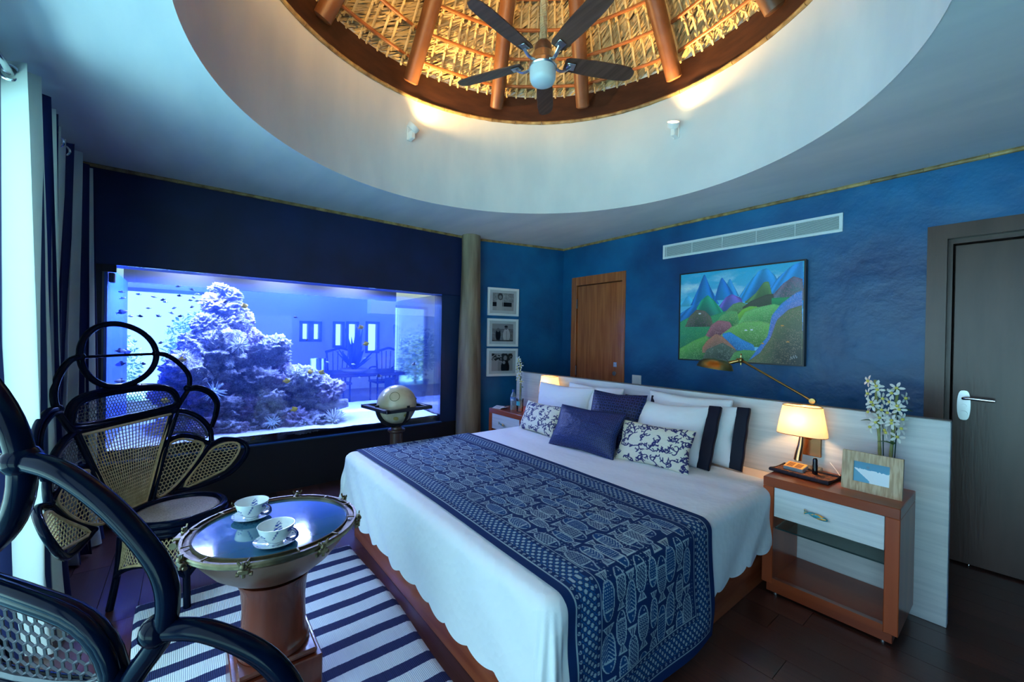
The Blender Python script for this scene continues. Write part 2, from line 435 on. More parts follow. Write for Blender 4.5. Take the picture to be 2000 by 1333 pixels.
knots.build('purlin_lashings', pm('raffia', (.62, .45, .20), .7), roof, fix=False, kind='stuff')
buds.build('rib_ends', M_rib, roof, fix=False, kind='stuff')
for k in range(12):
    a = math.radians(94 + 30 * k); er = Vector((math.cos(a), math.sin(a), 0))
    p0 = er * 1.575 + Vector((0, 0, .075)); d = (Vector((0, 0, SL)) - er).normalized()
    pts = [p0 + d * s for s in (0, .012, .6, 1.2, 1.8, 2.25)]
    MB().tube(pts, [.045, .062, .066, .064, .066, .064], 16).build('rafter_pole', M_pole, roof, ang=.9)

# bamboo cover strips where walls and ceiling meet
def strip(n, A, B, r=.015):
    A, B = Vector(A), Vector(B); t = thing('trim_%d' % n, None, None, A); del_len = (B - A).length; t['kind'] = 'structure'
    d = (B - A).normalized(); s = 0
    while s < del_len - .02:
        ln = min(random.uniform(.22, .42), del_len - s)
        MB().tube([d * s, d * (s + .008), d * (s + ln * .5), d * (s + ln - .01), d * (s + ln - .002)], [r * 1.12, r, r * .96, r, r * 1.12], 8).build('bamboo_strip', M_bamboo, t); s += ln
strip(4, (-3.95, YB - .012, CZ - .012), (XR, YB - .012, CZ - .012))
strip(5, WA + WN * .012 + Vector((0, 0, CZ - .012)), WB + WN * .012 + Vector((0, 0, CZ - .012)))
strip(6, (XL + .012, YW, CZ - .012), (XL + .012, 2.60, CZ - .012))

# rough trunk post at the end of the tank
pc = Vector((-4.20, 2.665, 0)); vs = []; nz = 30; na = 28
for i in range(nz + 1):
    z = CZ * i / nz; r = .158 - .045 * (z / CZ) ** .7
    for j in range(na):
        a = 2 * PI * j / na
        rr = r * (1 + .10 * mn.noise(Vector((math.cos(a) * 1.3, math.sin(a) * 1.3, z * .7 + 3))) + .05 * mn.noise(Vector((math.cos(a) * 4, math.sin(a) * 4, z * 1.5))))
        vs.append(pc + Vector((rr * math.cos(a), rr * math.sin(a), z)))
mb = MB().add(vs, [(i * na + j, i * na + (j + 1) % na, (i + 1) * na + (j + 1) % na, (i + 1) * na + j) for i in range(nz) for j in range(na)])
mb.build('tree_trunk_post', M_bark, ang=None, label='rough debarked tree trunk post between the aquarium and the photo wall', cat='post')
# ================================================================ doors
d1 = thing('door_1', None, None, (0, YB, 0)); d1['kind'] = 'structure'
f = .085
fr = MB(); fr.bar((D1[0], -.012, 0), (D1[0] + f, .12, D1[2]), .004); fr.bar((D1[1] - .05, -.012, 0), (D1[1], .12, D1[2]), .004); fr.bar((D1[0] + f, -.012, D1[2] - .11), (D1[1] - .05, .12, D1[2]), .004)
fr.build('door_frame', M_doorw, d1, smooth=False)
MB().bar((D1[0] + f + .012, .012, .01), (D1[1] - .056, .055, D1[2] - .118), .003).build('door_leaf', M_doorw, d1, smooth=False)
for z in (1.92, 1.05, .3):
    MB().tube([(D1[0] + f + .006, .0, z - .06), (D1[0] + f + .006, .0, z + .06)], .009, 8).build('hinge', M_chrome, d1)
MB().bar((D1[1] - .165, .0, 1.13), (D1[1] - .115, .012, 1.19), .003).build('deadbolt', M_chrome, d1, smooth=False)
MB().lathe([(.0, -.075), (.022, -.075), (.026, -.06), (.024, -.045), (.011, -.03), (.011, -.01), (.027, -.006), (.027, .012)], 20, (D1[1] - .14, 0, 1.055), M=Matrix.Rotation(-PI / 2, 3, 'X') @ Matrix.Scale(-1, 3)).build('door_knob', M_chrome, d1)
MB().bar((D1[0], .125, 0), (D1[1], .15, D1[2])).build('door_backing', M_black, d1, smooth=False)

d2 = thing('door_2', None, None, (0, YB, 0)); d2['kind'] = 'structure'
X0, X1, ZT = D2; fw = .095
fr = MB(); Mx = Matrix(((1, 0, 0, 0), (0, 0, 1, 0), (0, 1, 0, 0), (0, 0, 0, 1)))
def mitre(poly, y0, y1): fr.prism(poly, y1 - y0, Matrix.Translation((0, y0, 0)) @ Mx)
mitre([(X0, 0), (X0 + fw, 0), (X0 + fw, ZT - fw), (X0, ZT)], -.035, .02)
mitre([(X0, ZT), (X0 + fw, ZT - fw), (X1 - fw, ZT - fw), (X1, ZT)], -.035, .02)
mitre([(X1, ZT), (X1 - fw, ZT - fw), (X1 - fw, 0), (X1, 0)], -.035, .02)
fr.build('door_frame', M_dark, d2, smooth=False)
ln = MB(); ln.bar((X0 + fw - .02, .02, 0), (X0 + fw + .022, .15, ZT - fw + .02)); ln.bar((X1 - fw - .02, .02, 0), (X1 - fw + .02, .15, ZT - fw + .02)); ln.bar((X0 + fw + .022, .02, ZT - fw - .03), (X1 - fw - .02, .15, ZT - fw + .02))
ln.build('door_lining', M_dark, d2, smooth=False)
MB().bar((X0 + fw + .030, .055, .01), (X1 - fw - .025, .10, ZT - fw - .038), .003).build('door_leaf', M_dark, d2, smooth=False)
MB().bar((X0 + fw, .14, 0), (X1 - fw, .155, ZT - fw)).build('door_backing', M_black, d2, smooth=False)
hp = Vector((X0 + fw + .085, .055, 1.06))
Mh = Matrix.Translation(hp) @ Mx
pl = [(.034 * math.cos(a) * (abs(math.cos(a)) ** -.45 if abs(math.cos(a)) > .05 else 1) * .9, .098 * math.sin(a) + .0) for a in np.linspace(0, 2 * PI, 28, endpoint=False)]
pl = [(max(-.034, min(.034, x)), y_) for x, y_ in pl]
plate = MB().prism(pl, -.018, Mh).build('handle_plate', M_steel, d2)
MB().tube(spline([hp + Vector((0, -.012, .045)), hp + Vector((.002, -.05, .048)), hp + Vector((.03, -.058, .05)), hp + Vector((.135, -.055, .046))], 5), .0105, 10).build('lever', M_chrome, d2)
for z, r in ((-.005, .014), (-.055, .019)):
    MB().lathe([(0, -.006), (r * .8, -.006), (r, 0), (r, .006)], 18, hp + Vector((0, -.022, z)), M=Matrix.Rotation(-PI / 2, 3, 'X') @ Matrix.Scale(-1, 3)).build('lock_cylinder', M_steel, d2)

# ================================================================ on the walls
# air grille
VX0, VX1, VZ0, VZ1 = -2.457, -.916, 2.33, 2.478
v = thing('air_grille', 'long white air conditioning grille high on the blue wall', 'air vent', (VX0, YB, VZ0)); W_, H_ = VX1 - VX0, VZ1 - VZ0
fr = MB(); b = .022
fr.bar((0, -.014, 0), (W_, .0, b), .002); fr.bar((0, -.014, H_ - b), (W_, 0, H_), .002); fr.bar((0, -.014, b), (b, 0, H_ - b), .002); fr.bar((W_ - b, -.014, b), (W_, 0, H_ - b), .002)
fr.build('frame', M_white, v, smooth=False)
MB().bar((b, -.003, b), (W_ - b, -.0005, H_ - b)).build('backing', pm('grille_shadow', (.20, .27, .28), .8), v, smooth=False)
sl = MB()
for k in range(11):
    z = b + (H_ - 2 * b) * (k + .5) / 11; sl.box((W_ / 2, -.008, z), (W_ - 2 * b, .008, .0022), R=Matrix.Rotation(.5, 3, 'X'))
sl.build('louvres', M_white, v, smooth=False, kind='stuff')
for k in range(7):
    x = b + (W_ - 2 * b) * (k / 5 if k < 6 else .012); MB().bar((x - .002, -.013, b), (x + .002, -.003, H_ - b)).build('divider', M_white, v, smooth=False)
# switch plate
v = thing('light_switch', 'white light switch plate beside the wooden corner door', 'light switch', (-2.76, YB, 1.0))
MB().bar((-.06, -.009, -.06), (.06, 0, .06), .003).build('plate', M_white, v, smooth=False)
for k in (-1, 0, 1): MB().box((k * .03, -.011, 0), (.024, .007, .07), .002).build('rocker', M_white, v, smooth=False)

# ---- painting of hills
PX0, PX1, PZ0, PZ1 = -2.222, -1.152, 1.275, 2.13
nu, nv = 330, 264
U, Vv = np.meshgrid(np.linspace(0, 1, nu), np.linspace(0, 1, nv)); C = np.zeros((nv, nu, 3))
cl = np.clip((fbm(U * 7, Vv * 12, 3) - .35) * 3, 0, 1) * np.clip(1 - abs(Vv - .17) * 6, 0, 1)
C[:] = np.array((.02, .38, .62)) * (1 - Vv[..., None]) + np.array((.25, .62, .80)) * Vv[..., None]
C = C * (1 - cl[..., None] * .8) + np.array((.68, .82, .86)) * cl[..., None] * .8
spk = rng.random((nv, nu))
def hill(pts, c, c2=None, ridge=0, spots=None, e=.0, sd=1):
    """filled silhouette: pts = [(u, v)...] upper edge left to right, filled down to its last v or the polygon's floor"""
    global C
    us = [p[0] for p in pts]; vs_ = [p[1] for p in pts]; floor = max(vs_)
    top = np.interp(U[0], us, vs_)
    ker = np.ones(7) / 7; top = np.convolve(np.pad(top, 3, mode='edge'), ker, 'valid')
    inside = (U >= us[0]) & (U <= us[-1]) & (Vv >= top[None, :]) & (Vv <= floor + e)
    d = np.clip((Vv - top[None, :]) / max(floor + e - min(vs_), .05), 0, 1)
    col = np.array(c) * (1 - d[..., None]) + np.array(c2 if c2 is not None else c) * d[..., None]
    col = col * (1.35 - .7 * d[..., None])
    if ridge:
        ctr = us[int(np.argmin(vs_))]; rr = .5 + .5 * np.sin((U - ctr) / (.012 + d * .06) * ridge)
        col = col * (.72 + .5 * rr[..., None])
    if spots is not None:
        msk = (spk > .82) & (fbm(U * 30, Vv * 30, 5) > .42); col = np.where(msk[..., None], np.array(spots), col * (.85 + .3 * spk[..., None]))
    edge = inside & (Vv < top[None, :] + .012); C = np.where(inside[..., None], col, C); C = np.where(edge[..., None], C * .85, C)
blue1, blue2 = (.02, .18, .46), (.02, .30, .62)
hill([(.0, .33), (.08, .25), (.18, .38)], (.06, .40, .68), (.10, .5, .70), 1)
hill([(.10, .37), (.17, .18), (.225, .01), (.28, .17), (.35, .34), (.36, .37)], (.01, .12, .38), blue2, 1)
hill([(.42, .18), (.45, .09), (.52, .27), (.53, .30)], (.03, .25, .52), blue2, 1)
hill([(.32, .32), (.35, .18), (.38, .07), (.42, .14), (.50, .30), (.52, .33)], (.01, .12, .42), blue2, 1)
hill([(.50, .36), (.60, .17), (.68, .05), (.74, .03), (.80, .11), (.90, .36)], (.02, .26, .55), (.02, .16, .48), 1)
hill([(.72, .30), (.82, .14), (.92, .03), (1., .0), (1.0, .36)], (.02, .22, .55), (.02, .33, .62), 1, e=.1)
hill([(.0, .46), (.08, .40), (.18, .33), (.30, .36), (.30, .62)], (.02, .17, .45), (.02, .10, .28), 1)
hill([(.36, .40), (.42, .30), (.47, .27), (.55, .32), (.58, .46)], (.16, .10, .42), blue1, 1, e=.05)
hill([(.78, .32), (.86, .20), (.93, .14), (1.0, .18), (1.0, .38)], (.12, .10, .16), (.10, .22, .20), 1, (.30, .14, .22))
hill([(.16, .40), (.20, .32), (.26, .26), (.32, .33), (.40, .45), (.42, .50)], (.02, .30, .16), (.04, .16, .16), 1)
hill([(.0, .56), (.10, .50), (.30, .50), (.50, .42), (.60, .48), (.62, .98)], (.04, .26, .10), (.03, .18, .07), 0, (.10, .36, .12))
hill([(.42, .46), (.48, .38), (.54, .36), (.62, .40), (.66, .52)], (.12, .25, .11), (.10, .22, .06), 0, (.2, .34, .16))
hill([(.58, .36), (.66, .28), (.72, .17), (.76, .17), (.78, .30), (.80, .38)], (.10, .20, .07), (.05, .12, .06), 1)
hill([(.56, .42), (.62, .36), (.74, .30), (.80, .30), (.83, .38), (.80, .46)], (.05, .06, .04), (.06, .09, .05), 0)
hill([(.78, .34), (.90, .34), (.98, .36), (.98, .48)], (.02, .24, .08), (.02, .2, .08), 0)
hill([(.52, .50), (.56, .44), (.62, .41), (.68, .42), (.70, .56)], (.18, .42, .05), (.13, .3, .05), 0)
hill([(.05, .62), (.09, .50), (.16, .42), (.24, .44), (.30, .52), (.31, .60)], (.13, .12, .07), (.07, .10, .06), 0, (.24, .12, .15))
hill([(.34, .58), (.38, .50), (.46, .45), (.52, .46), (.54, .62)], (.12, .33, .11), (.07, .25, .08), 0, (.3, .45, .15))
hill([(.53, .58), (.58, .47), (.66, .43), (.80, .40), (.88, .44), (.88, .62)], (.16, .42, .12), (.09, .30, .08), 0, (.3, .5, .2))
hill([(.24, .74), (.30, .60), (.36, .55), (.46, .57), (.50, .70)], (.34, .12, .13), (.22, .08, .10), 0, (.46, .22, .22))
hill([(.38, .72), (.48, .62), (.58, .57), (.70, .57), (.78, .60), (.80, .84)], (.17, .38, .09), (.12, .32, .07), 0, (.34, .5, .2))
hill([(.40, .70), (.46, .68), (.56, .76), (.66, .82), (.66, .88)], (.03, .22, .50), (.03, .16, .46), 0, (.08, .36, .62))
hill([(.0, .88), (.14, .78), (.26, .72), (.30, .80), (.30, 1.)], (.12, .34, .06), (.05, .17, .06), 0, (.25, .45, .15))
hill([(.22, .86), (.26, .78), (.34, .70), (.40, .73), (.50, .85), (.54, .92)], (.40, .16, .09), (.20, .15, .10), 0, (.5, .2, .16))
hill([(.22, 1.), (.26, .88), (.40, .80), (.52, .88), (.55, 1.)], (.10, .12, .08), (.05, .07, .05), 0, (.26, .28, .22))
hill([(.46, 1.), (.50, .90), (.58, .87), (.70, .88), (.70, 1.)], (.11, .30, .08), (.06, .2, .06), 0, (.22, .42, .14))
hill([(.62, .98), (.68, .86), (.76, .72), (.78, .52), (.85, .40), (.95, .30), (1., .28), (1., 1.)], (.04, .18, .48), (.42, .07, .20), 0, (.30, .30, .60))
hill([(.60, 1.), (.70, .90), (.78, .74), (.82, .56), (.90, .46), (1., .42), (1., 1.)], (.12, .14, .06), (.05, .05, .05), 0, (.28, .2, .12))
for (u, v_) in ((.19, .47), (.59, .665), (.635, .66)):
    C[((U - u) / .012) ** 2 + ((Vv - v_) / .008) ** 2 < 1] = (.75, .76, .72)
for (u, v_) in ((.90, .78), (.72, .80), (.86, .62)):
    C[((U - u) / .011) ** 2 + ((Vv - v_) / .007) ** 2 < 1] = (.7, .28, .05)
sg = abs(Vv - (.93 + .012 * np.sin(U * 420) - (U - .94) * .5)) < .0045
C[sg & (U > .915) & (U < .965)] = (.42, .44, .42)
C = np.clip(C * (1.15 + .25 * spk[..., None]), 0, 1)
pt = thing('painting', 'framed landscape painting of rounded green hills and blue peaks', 'painting', (PX0, YB, PZ0))
W_, H_ = PX1 - PX0, PZ1 - PZ0
Pg = np.stack([U * W_, np.full_like(U, -.052), (1 - Vv) * H_], -1)
link('canvas', grid_mesh('canvas', Pg, pm('oil_paint', (.5, .5, .5), .38, attr='Col', bump=.1, bscale=300, coat=.15), C), pt)
bk = MB(); bk.bar((-.012, -.045, -.012), (W_ + .012, 0, H_ + .012), .002)
for lo, hi in (((-.012, -.058, -.012), (0, -.04, H_ + .012)), ((W_, -.058, -.012), (W_ + .012, -.04, H_ + .012)), ((0, -.058, -.012), (W_, -.04, 0)), ((0, -.058, H_), (W_, -.04, H_ + .012))): bk.bar(lo, hi)
bk.build('frame', pm('painting_frame', (.02, .018, .022), .35), pt, smooth=False)

# ---- three framed photographs
def photo(kind):
    n1, n2 = 90, 84; u, v_ = np.meshgrid(np.linspace(0, 1, n1), np.linspace(0, 1, n2)); nz = fbm(u * 16, v_ * 16, 11 + kind)
    g = .42 + .3 * (nz - .45); el = lambda x, y, a, b: ((u - x) / a) ** 2 + ((v_ - y) / b) ** 2 < 1
    if kind == 0:
        g = np.where(v_ > .5, .55, g); g = np.where((v_ > .52) & (v_ < .76) & ((u < .2) | ((u > .46) & (u < .9))), .015, g)
        g = np.where(el(.7, .25, .28, .16), .25 + .5 * nz, g); g = np.where((u > .18) & (u < .46) & (v_ > .38), .62, g); g = np.where(el(.36, .2, .12, .2), .12, g)
        g = np.where(el(.36, .24, .075, .11), .42, g); g = np.where((u > .48) & (u < .51), .6, g)
    elif kind == 1:
        g = np.where(v_ < .28, .5, g * .8); g = np.where(el(.28, .62, .12, .38), .02, g); g = np.where(el(.28, .36, .08, .11), .3, g)
        g = np.where(el(.68, .66, .17, .40), .72, g); g = np.where(el(.66, .22, .075, .11), .32, g); g = np.where(el(.66, .15, .08, .06), .04, g)
        g = np.where((abs(u - .68) < .015) & (v_ > .4), .4, g); g = np.where(v_ > .92, .06 + .2 * nz, g)
    else:
        g = np.where((v_ < .42) & (nz > .46), .05, .55); g = np.where((u > .3) & (u < .46) & (v_ > .45), .42, g)
        g = np.where(el(.64, .3, .18, .3), .06, g); g = np.where(el(.64, .26, .085, .14), .42, g); g = np.where(el(.64, .8, .2, .42), .012, g)
        g = np.where(el(.58, .52, .07, .09), .5, g)
    return np.repeat(g[..., None], 3, 2), u, v_
M_print = pm('photo_print', (.5, .5, .5), .3, attr='Col'); M_mat = pm('photo_mount', (.70, .74, .74), .7)
names = ['white framed black and white photograph of a woman by a window, topmost of three', 'white framed black and white photograph of two people standing, middle of three', 'white framed black and white photograph of a woman in black, lowest of three']
rzw = math.atan2(WD.y, WD.x)
for k, z0 in enumerate((1.738, 1.348, .972)):
    p = thing('framed_photograph', names[k], 'picture frame', WA + WD * .384 + WN * 0.001 + Vector((0, 0, z0)), rzw, 'three framed photographs')
    w_, h_, b = .427, .352, .030
    fr = MB()
    for lo, hi in (((0, -.026, 0), (w_, 0, b)), ((0, -.026, h_ - b), (w_, 0, h_)), ((0, -.026, b), (b, 0, h_ - b)), ((w_ - b, -.026, b), (w_, 0, h_ - b))): fr.bar(lo, hi, .002)
    fr.build('frame', M_white, p, smooth=False)
    MB().bar((b, -.012, b), (w_ - b, -.004, h_ - b)).build('mount', M_mat, p, smooth=False)
    g, u, v_ = photo(k); g = np.clip(g, 0, 1) ** 1.3
    link('print', grid_mesh('print', np.stack([.068 + u * .29, np.full_like(u, -.0128), .066 + (1 - v_) * .222], -1), M_print, g), p)
    MB().bar((b, -.0165, b), (w_ - b, -.0155, h_ - b)).build('glazing', glass('photo_glass', refl=.6), p, smooth=False)

# ---- two small spotlights on the drum
def spotlamp(ang, z, label, turn, aim):
    a = math.radians(ang); er = Vector((math.cos(a), math.sin(a), 0)); tg = Vector((-er.y, er.x, 0))
    base = Vector((CX, CY, z)) + er * CR
    s = thing('spotlight', label, 'spotlight', base, a, 'spotlights on the drum')
    MB().box((-.008, 0, 0), (.016, .05, .13), .004).build('back_plate', M_white, s, smooth=False)
    MB().box((-.045, 0, -.03), (.07, .035, .07), .005).build('arm', M_white, s, smooth=False)
    Mt = Matrix.Rotation(turn, 3, 'X') @ Matrix.Rotation(-.52, 3, 'Y')
    c = Vector((-.075, 0, .03))
    MB().lathe([(.015, -.03), (.045, -.026), (.052, -.01), (.052, .018), (.046, .018), (.043, .004), (.0, .0)], 24, c, M=Mt).build('lamp_head', M_white, s)
    MB().lathe([(.0, .002), (.040, .004), (.040, .007), (0, .009)], 20, c, M=Mt).build('lens', pm('lit_lens', (1, .85, .6), .3, emit=(1, .72, .38), es=14), s)
    d = aim if aim else Mt @ Vector((0, 0, 1))
    light('spot_beam', 'SPOT', c + Mt @ Vector((0, 0, .024)), 84, (1, .60, .22), d, s, spot_size=2.3, spot_blend=1., shadow_soft_size=.02)
spotlamp(-177.4, 3.235, 'small white spotlight on the drum above the aquarium side', .5, None)
spotlamp(94.3, 3.235, 'small white spotlight on the drum above the bed', .45, None)
for k, a in enumerate((182.6 - 180 - 31, -85, -40)):
    spotlamp(a, 3.235, ('small white spotlight on the drum nearest the right wall', 'small white spotlight on the drum above the garden door', 'small white spotlight on the drum behind the camera')[k], .4, None)

# ================================================================ ceiling fan
fan = thing('ceiling_fan', 'five blade dark wood ceiling fan with round white light hanging from rope', 'ceiling fan', (CX, CY, 2.895))
M_opal = pm('opal_glass', (.78, .86, .90), .25, trans=.25)
M_blade = pm('fan_blade_wood', (.095, .042, .030), .36, c2=(.15, .070, .05), scale=8, stretch=(.35, 6, 1), spec=.25)
MB().lathe([(0, .014), (.045, .018), (.066, .030), (.0745, .050), (.076, .105), (.06, .11), (0, .112)], 36).build('light_shade', M_opal, fan)
MB().lathe([(.078, .105), (.082, .112), (.082, .135), (.076, .142), (.062, .145), (.060, .19), (.055, .194), (.02, .195)], 36).build('motor_housing', M_steel, fan, ang=.5)
MB().lathe([(.050, .194), (.052, .20), (.048, .24), (.030, .262), (.02, .268)], 28).build('upper_housing', pm('fan_bronze', (.20, .13, .09), .4, .6), fan, ang=.6)
rope = MB()
for k in range(3):
    pts = [(.012 * math.cos(t * 2.0 + k * 2 * PI / 3), .012 * math.sin(t * 2.0 + k * 2 * PI / 3), .265 + t * .0135) for t in np.arange(0, 185, .5)]
    rope.tube(pts, .0115, 6)
rope.build('hanging_rope', pm('jute_rope', (.52, .40, .22), .8, bump=.4, bscale=200), fan, fix=False)
for k in range(5):
    a = math.radians(135.6 + 72 * k)
    ol = [(.130, -.036), (.15, -.046), (.30, -.056), (.46, -.056), (.525, -.050), (.555, -.030), (.56, 0), (.555, .024), (.53, .042), (.46, .050), (.30, .050), (.15, .042), (.130, .034)]
    Mb = Matrix.Rotation(a, 4, 'Z') @ Matrix.Translation((0, 0, .150)) @ Matrix.Rotation(math.radians(-13), 4, 'X')
    MB().prism(ol, .006, Mb).build('fan_blade', M_blade, fan)
    mb = MB(); Mr = Matrix.Rotation(a, 3, 'Z')
    for s in (1,):
        mb.tube([Mr @ Vector(p) for p in spline([(.075, 0, .125), (.105, .004, .112), (.135, .0, .118), (.165, -.002, .138)], 5)], .011, 8, flat=.5)
    mb.box(Mr @ Vector((.168, 0, .144)), (.05, .046, .006), .002, R=Mr @ Matrix.Rotation(math.radians(-13), 3, 'X'))
    mb.build('blade_bracket', M_steel, fan)

# ================================================================ curtain on its rod
RY, RZ = -.60, 2.53
rod = thing('curtain_rod', 'polished steel curtain rod under the ceiling by the garden door', 'curtain rod', (-4.15, RY, RZ))
MB().tube([(0, 0, 0), (5.2, 0, 0)], .016, 14).build('rod', M_chrome, rod)
for x in (.06, 2.4, 5.1): MB().bar((x - .01, YW - RY, -.012), (x + .01, 0, .012)).build('bracket', M_chrome, rod, smooth=False)
cur = thing('curtain', 'navy and white wide striped curtain gathered beside the aquarium', 'curtain', (0, 0, 0))
ns, nzc = 1100, 46; S_, Zt = np.meshgrid(np.linspace(0, 1, ns), np.linspace(0, 1, nzc))
Lc = 3.0; arc = S_ * Lc
lam = .27; ph = 2 * PI * arc / lam
xt = -2.64 - 1.55 * S_; xb = -2.70 - 1.30 * S_
h = 2.575 * (1 - Zt) + .012 * Zt
amp = .056 + .03 * Zt + .02 * np.sin(arc * 3.1)
X_ = xt * (1 - Zt) + xb * Zt + .03 * np.sin(ph * 2 + .5) * (.3 + .7 * Zt)
Y_ = RY + amp * np.cos(ph + .7 * Zt * np.sin(arc * 5)) + .05 * Zt * np.sin(arc * 2.2 + 1) + .03 * (fbm(arc * 4, Zt * 3, 21) - .45) * Zt
low = np.clip((Zt - .86) / .14, 0, 1); Y_ = Y_ + low ** 2 * .02; X_ = X_ + .02 * low * np.sin(arc * 9)
Zz = h + .018 * np.sin(arc * 7) * (Zt < .02)
per = .190; q = ((arc + .20) % per) / per; navy = (q > .52)
cc = np.where(navy[..., None], np.array((.004, .011, .085)), np.array((.60, .64, .60)))
link('curtain_panel', grid_mesh('curtain_panel', np.stack([X_, Y_, Zz], -1), pm('curtain_cloth', (.7, .7, .7), .8, attr='Col', trans=.22, bump=.1, bscale=300), cc), cur)
for k in range(10):
    x = -2.67 - .155 * k
    pts = [(x + .004 * math.sin(t), RY + .030 * math.cos(t), RZ + .030 * math.sin(t)) for t in np.linspace(0, 2 * PI, 24, endpoint=False)]
    MB().tube(pts, .0065, 8, closed=True).build('grommet', M_chrome, cur)
# ================================================================ aquarium
aq = thing('aquarium', 'large built in aquarium of clear glass filled with blue lit water', 'aquarium', (XL, TY0, TZ0))
M_pane = glass('aquarium_glass', (.97, .985, 1.), refl=.8)
TD = TXB - XL; TW = TY1 - TY0; TH = TZ1 - TZ0
MB().bar((-.032, .0, .0), (-.012, TW, TH)).build('front_pane', M_pane, aq, smooth=False)
MB().bar((TD, 0, 0), (TD + .015, TW, TH)).build('back_pane', M_pane, aq, smooth=False)
MB().bar((TD + .016, TW - .016, 0), (-.034, TW, TH)).build('side_pane', M_pane, aq, smooth=False)
MB().bar((TD + .016, 0, 0), (-.034, .016, TH)).build('side_pane', pm('blue_backed_pane', (.02, .10, .62), .25), aq, smooth=False)
MB().bar((TD - .02, -.02, -.06), (.0, TW + .02, -.002)).build('tank_floor', M_black, aq, smooth=False)
sl = MB().bar((-.012, -.0, -.012), (.028, TW + .01, .004), .003)
sl.build('front_sill', pm('sill_blue', (.012, .06, .16), .3), aq, smooth=False)
MB().bar((-.035, -.012, TH - .055), (-.002, .066, TH), .003).build('corner_block', M_black, aq, smooth=False)
MB().bar((-.10, .02, TH - .13), (-.05, .055, TH - .055), .006).build('pump_outlet', pm('pump_plastic', (.03, .03, .05), .4), aq, smooth=False)
# water: real scattering and absorbing body
mt = bpy.data.materials.new('sea_water'); mt.use_nodes = True; nt = mt.node_tree; nt.nodes.clear()
out = nt.nodes.new('ShaderNodeOutputMaterial'); sc_ = nt.nodes.new('ShaderNodeVolumeScatter'); ab = nt.nodes.new('ShaderNodeVolumeAbsorption'); ad = nt.nodes.new('ShaderNodeAddShader')
sc_.inputs['Color'].default_value = (.07, .20, 1, 1); sc_.inputs['Density'].default_value = .16; sc_.inputs['Anisotropy'].default_value = .0
ab.inputs['Color'].default_value = (.30, .50, 1, 1); ab.inputs['Density'].default_value = 1.0
nt.links.new(sc_.outputs[0], ad.inputs[0]); nt.links.new(ab.outputs[0], ad.inputs[1]); nt.links.new(ad.outputs[0], out.inputs['Volume'])
mt.cycles.homogeneous_volume = True
MB().bar((TD + .018, .018, .002), (-.036, TW - .018, TH - .035)).build('water', mt, aq, smooth=False)
MB().bar((TD - .05, -.02, TH + .34), (-.03, TW + .02, TH + .38)).build('hood', M_black, aq, smooth=False)
MB().bar((TD - .05, -.02, TH + .0), (TD - .03, TW + .02, TH + .38)).build('hood', M_black, aq, smooth=False)
for k in range(3):
    yy = TW * (.18 + .32 * k)
    lb = MB().box((TD * .5, yy, TH + .29), (.9, .42, .035), .006).build('light_bar', M_black, aq, smooth=False)
    MB().box((TD * .5, yy, TH + .268), (.84, .36, .006)).build('led_panel', pm('blue_led', (.5, .6, 1), .4, emit=(.35, .5, 1), es=8), aq, smooth=False)
    light('tank_light', 'AREA', (TD * .5, yy, TH + .262), 120, (.42, .54, 1), (0, 0, -1), aq, shape='RECTANGLE', size=.84, size_y=.40)

# sand
n1, n2 = 60, 120; a, b = np.meshgrid(np.linspace(XL - .034, TXB + .02, n1), np.linspace(TY0 + .018, TY1 - .018, n2), indexing='ij')
zs = TZ0 + .045 + .05 * fbm(a * 2.2 + 9, b * 2.2 + 3, 31) + .012 * fbm(a * 14, b * 14, 32) + .03 * np.clip((XL - a) / 1.3, 0, 1)
link('sand_bed', grid_mesh('sand_bed', np.stack([a, b, zs], -1), pm('coral_sand', (.72, .70, .64), .9, c2=(.82, .80, .76), scale=60, bump=.5, bscale=150)), label='white coral sand covering the aquarium floor', cat='sand', kind='stuff')

# rocks of the reef: displaced shapes, shared by copies
M_rock = pm('reef_rock', (.40, .37, .42), .85, c2=(.85, .82, .80), scale=13, bump=.9, bscale=28, bdist=.03, rnd=.18)
M_rockp = pm('coralline_rock', (.44, .33, .44), .85, c2=(.80, .68, .76), scale=14, bump=.9, bscale=26, bdist=.03, rnd=.15)
rock_meshes = []
for k in range(7):
    bm = bmesh.new(); bmesh.ops.create_icosphere(bm, subdivisions=5, radius=1)
    off = Vector((k * 7.3, k * 3.1, k * 1.7))
    for v in bm.verts:
        p = v.co.copy(); n = p.normalized()
        d = .40 * mn.noise(p * 1.1 + off) + .30 * (1 - abs(mn.noise(p * 2.4 + off)) * 2.4) - .26 * max(0, mn.noise(p * 4.2 + off) - .05) + .20 * (abs(mn.noise(p * 7 + off)) * 2 - .5) + .13 * mn.noise(p * 15 + off)
        v.co = p * (1 + d) * .84
        v.co.z *= (.75 if k % 3 == 0 else .9)
    me = bpy.data.meshes.new('reef_rock'); bm.to_mesh(me); bm.free(); finish(me, M_rockp if k in (2, 5) else M_rock, True, None); rock_meshes.append(me)
